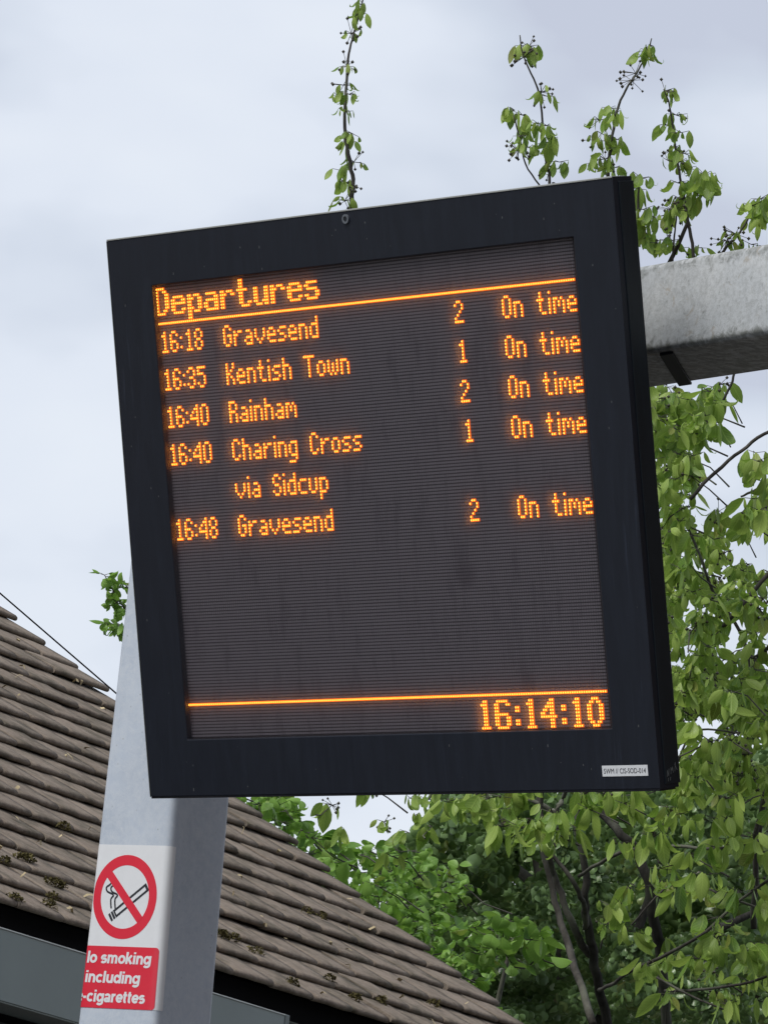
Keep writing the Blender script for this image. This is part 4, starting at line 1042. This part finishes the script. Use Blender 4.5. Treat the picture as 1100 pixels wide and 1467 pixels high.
def ivyfill(poly, n, zr, size=(.75, 1.2), gap=None):
    xs = [p[0] for p in poly]; ys = [p[1] for p in poly]; c = 0; tries = 0
    while c < n and tries < n*30:
        tries += 1; x_, y_ = lr.uniform(min(xs), max(xs)), lr.uniform(min(ys), max(ys))
        if not inside(poly, x_, y_): continue
        nz = noise.noise(Vector((x_/55, y_/45, 3.1)))
        if gap and any(inside(g_, x_, y_) for g_ in gap): continue
        z = zr[0]+(zr[1]-zr[0])*min(1, max(0, .5-nz*1.3+lr.uniform(-.25, .25))); c += 1
        p = at(x_, y_, z); s = lr.uniform(*size)
        d = (Vector((lr.gauss(0, .55), lr.gauss(0, .35), -1))).normalized()
        nrm = lr.gauss(0, .8)
        IR.append((orient(p, d, nrm, s), lr.randrange(4), s))
hole = [[(900, 1275), (960, 1240), (1040, 1245), (1100, 1270), (1100, 1340), (1000, 1330), (920, 1350)]]
ivyfill([(600, 1255), (640, 1150), (700, 1110), (800, 1100), (950, 1100), (1000, 1090), (1115, 1060), (1115, 1480), (700, 1480), (600, 1320)], 19000, (20.4, 23.6), (.6, 1.35), hole)
ivyfill([(720, 1300), (1115, 1180), (1115, 1480), (720, 1480)], 7500, (23.6, 25.0), (1.2, 1.8))
ivyfill([(560, 1215), (650, 1130), (760, 1130), (760, 1190), (700, 1300), (640, 1330), (560, 1290)], 2600, (20.3, 22.5), (.8, 1.5))
ivyfill([(640, 1330), (760, 1300), (820, 1467), (700, 1480)], 2600, (20.2, 21.5), (.8, 1.3))
ivyfill([(925, 840), (975, 860), (985, 905), (935, 920)], 60, (19.5, 20.5), (.7, 1.1))
flush('leaf', IR, IV, ivy, 120, 'foliage')

# dense shaded thicket behind everything at lower right
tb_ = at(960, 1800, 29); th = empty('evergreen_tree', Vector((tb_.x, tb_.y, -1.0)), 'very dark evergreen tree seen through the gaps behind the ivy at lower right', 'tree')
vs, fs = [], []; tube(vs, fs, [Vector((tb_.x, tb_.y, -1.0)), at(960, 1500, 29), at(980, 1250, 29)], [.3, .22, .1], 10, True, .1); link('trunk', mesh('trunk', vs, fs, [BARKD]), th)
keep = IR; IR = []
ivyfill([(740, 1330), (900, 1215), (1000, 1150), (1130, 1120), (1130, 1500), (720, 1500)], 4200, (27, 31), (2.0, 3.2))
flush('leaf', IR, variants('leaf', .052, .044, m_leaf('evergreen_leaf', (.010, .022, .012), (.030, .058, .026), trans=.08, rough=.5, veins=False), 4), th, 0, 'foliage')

# ---- young tree whose tip shows left of the post
yb_ = at(232, 1500, 19.5); young = empty('young_tree', Vector((yb_.x, yb_.y, -1.0)), 'young tree with small toothed leaves, its tip peeping out left of the steel post', 'tree')
vs, fs = [], []; P_, R_6 = catmull([Vector((yb_.x, yb_.y, -1.0)), at(225, 1300, 19.5), at(232, 1050, 19.4), at(215, 900, 19.4), at(196, 820, 19.4)], [.05, .04, .03, .015, .005], 5)
tube(vs, fs, P_, R_6, 8); link('trunk', mesh('trunk', vs, fs, [BARK], smooth=True), young)
YR = []
for pts in ([(215, 905, 19.4), (188, 880, 19.3), (170, 860, 19.3), (158, 838, 19.3), (150, 824, 19.3)], [(220, 930, 19.4), (190, 910, 19.3), (168, 905, 19.3)], [(210, 870, 19.4), (190, 850, 19.3), (176, 832, 19.3)], [(212, 900, 19.4), (185, 878, 19.3), (160, 868, 19.3)]):
    P = branch('branch', pts, young, .004, .0015, BARK)
    for p in P[6:]:
        spray(p, 3, YR, 1.3, .75, .010, .5)
for x_, y_ in ((176, 842), (170, 865), (178, 880), (166, 895), (172, 905), (180, 900)): spray(at(x_, y_, 19.3), 9, YR, 1.4, .95, .035, .4)
fill([(200, 780), (240, 780), (250, 1000), (215, 1000)], 20, (19.3, 19.8), YR, (.7, 1.0), (4, 6), 1.1, 6, .6, None, 0)
flush('leaf', YR, SH, young, 70, 'foliage')
link('twigs', mesh('twigs', twv, twf, [BARK]), young, 'stuff')
print('done; leaves', len(CR), len(HR), len(keep))
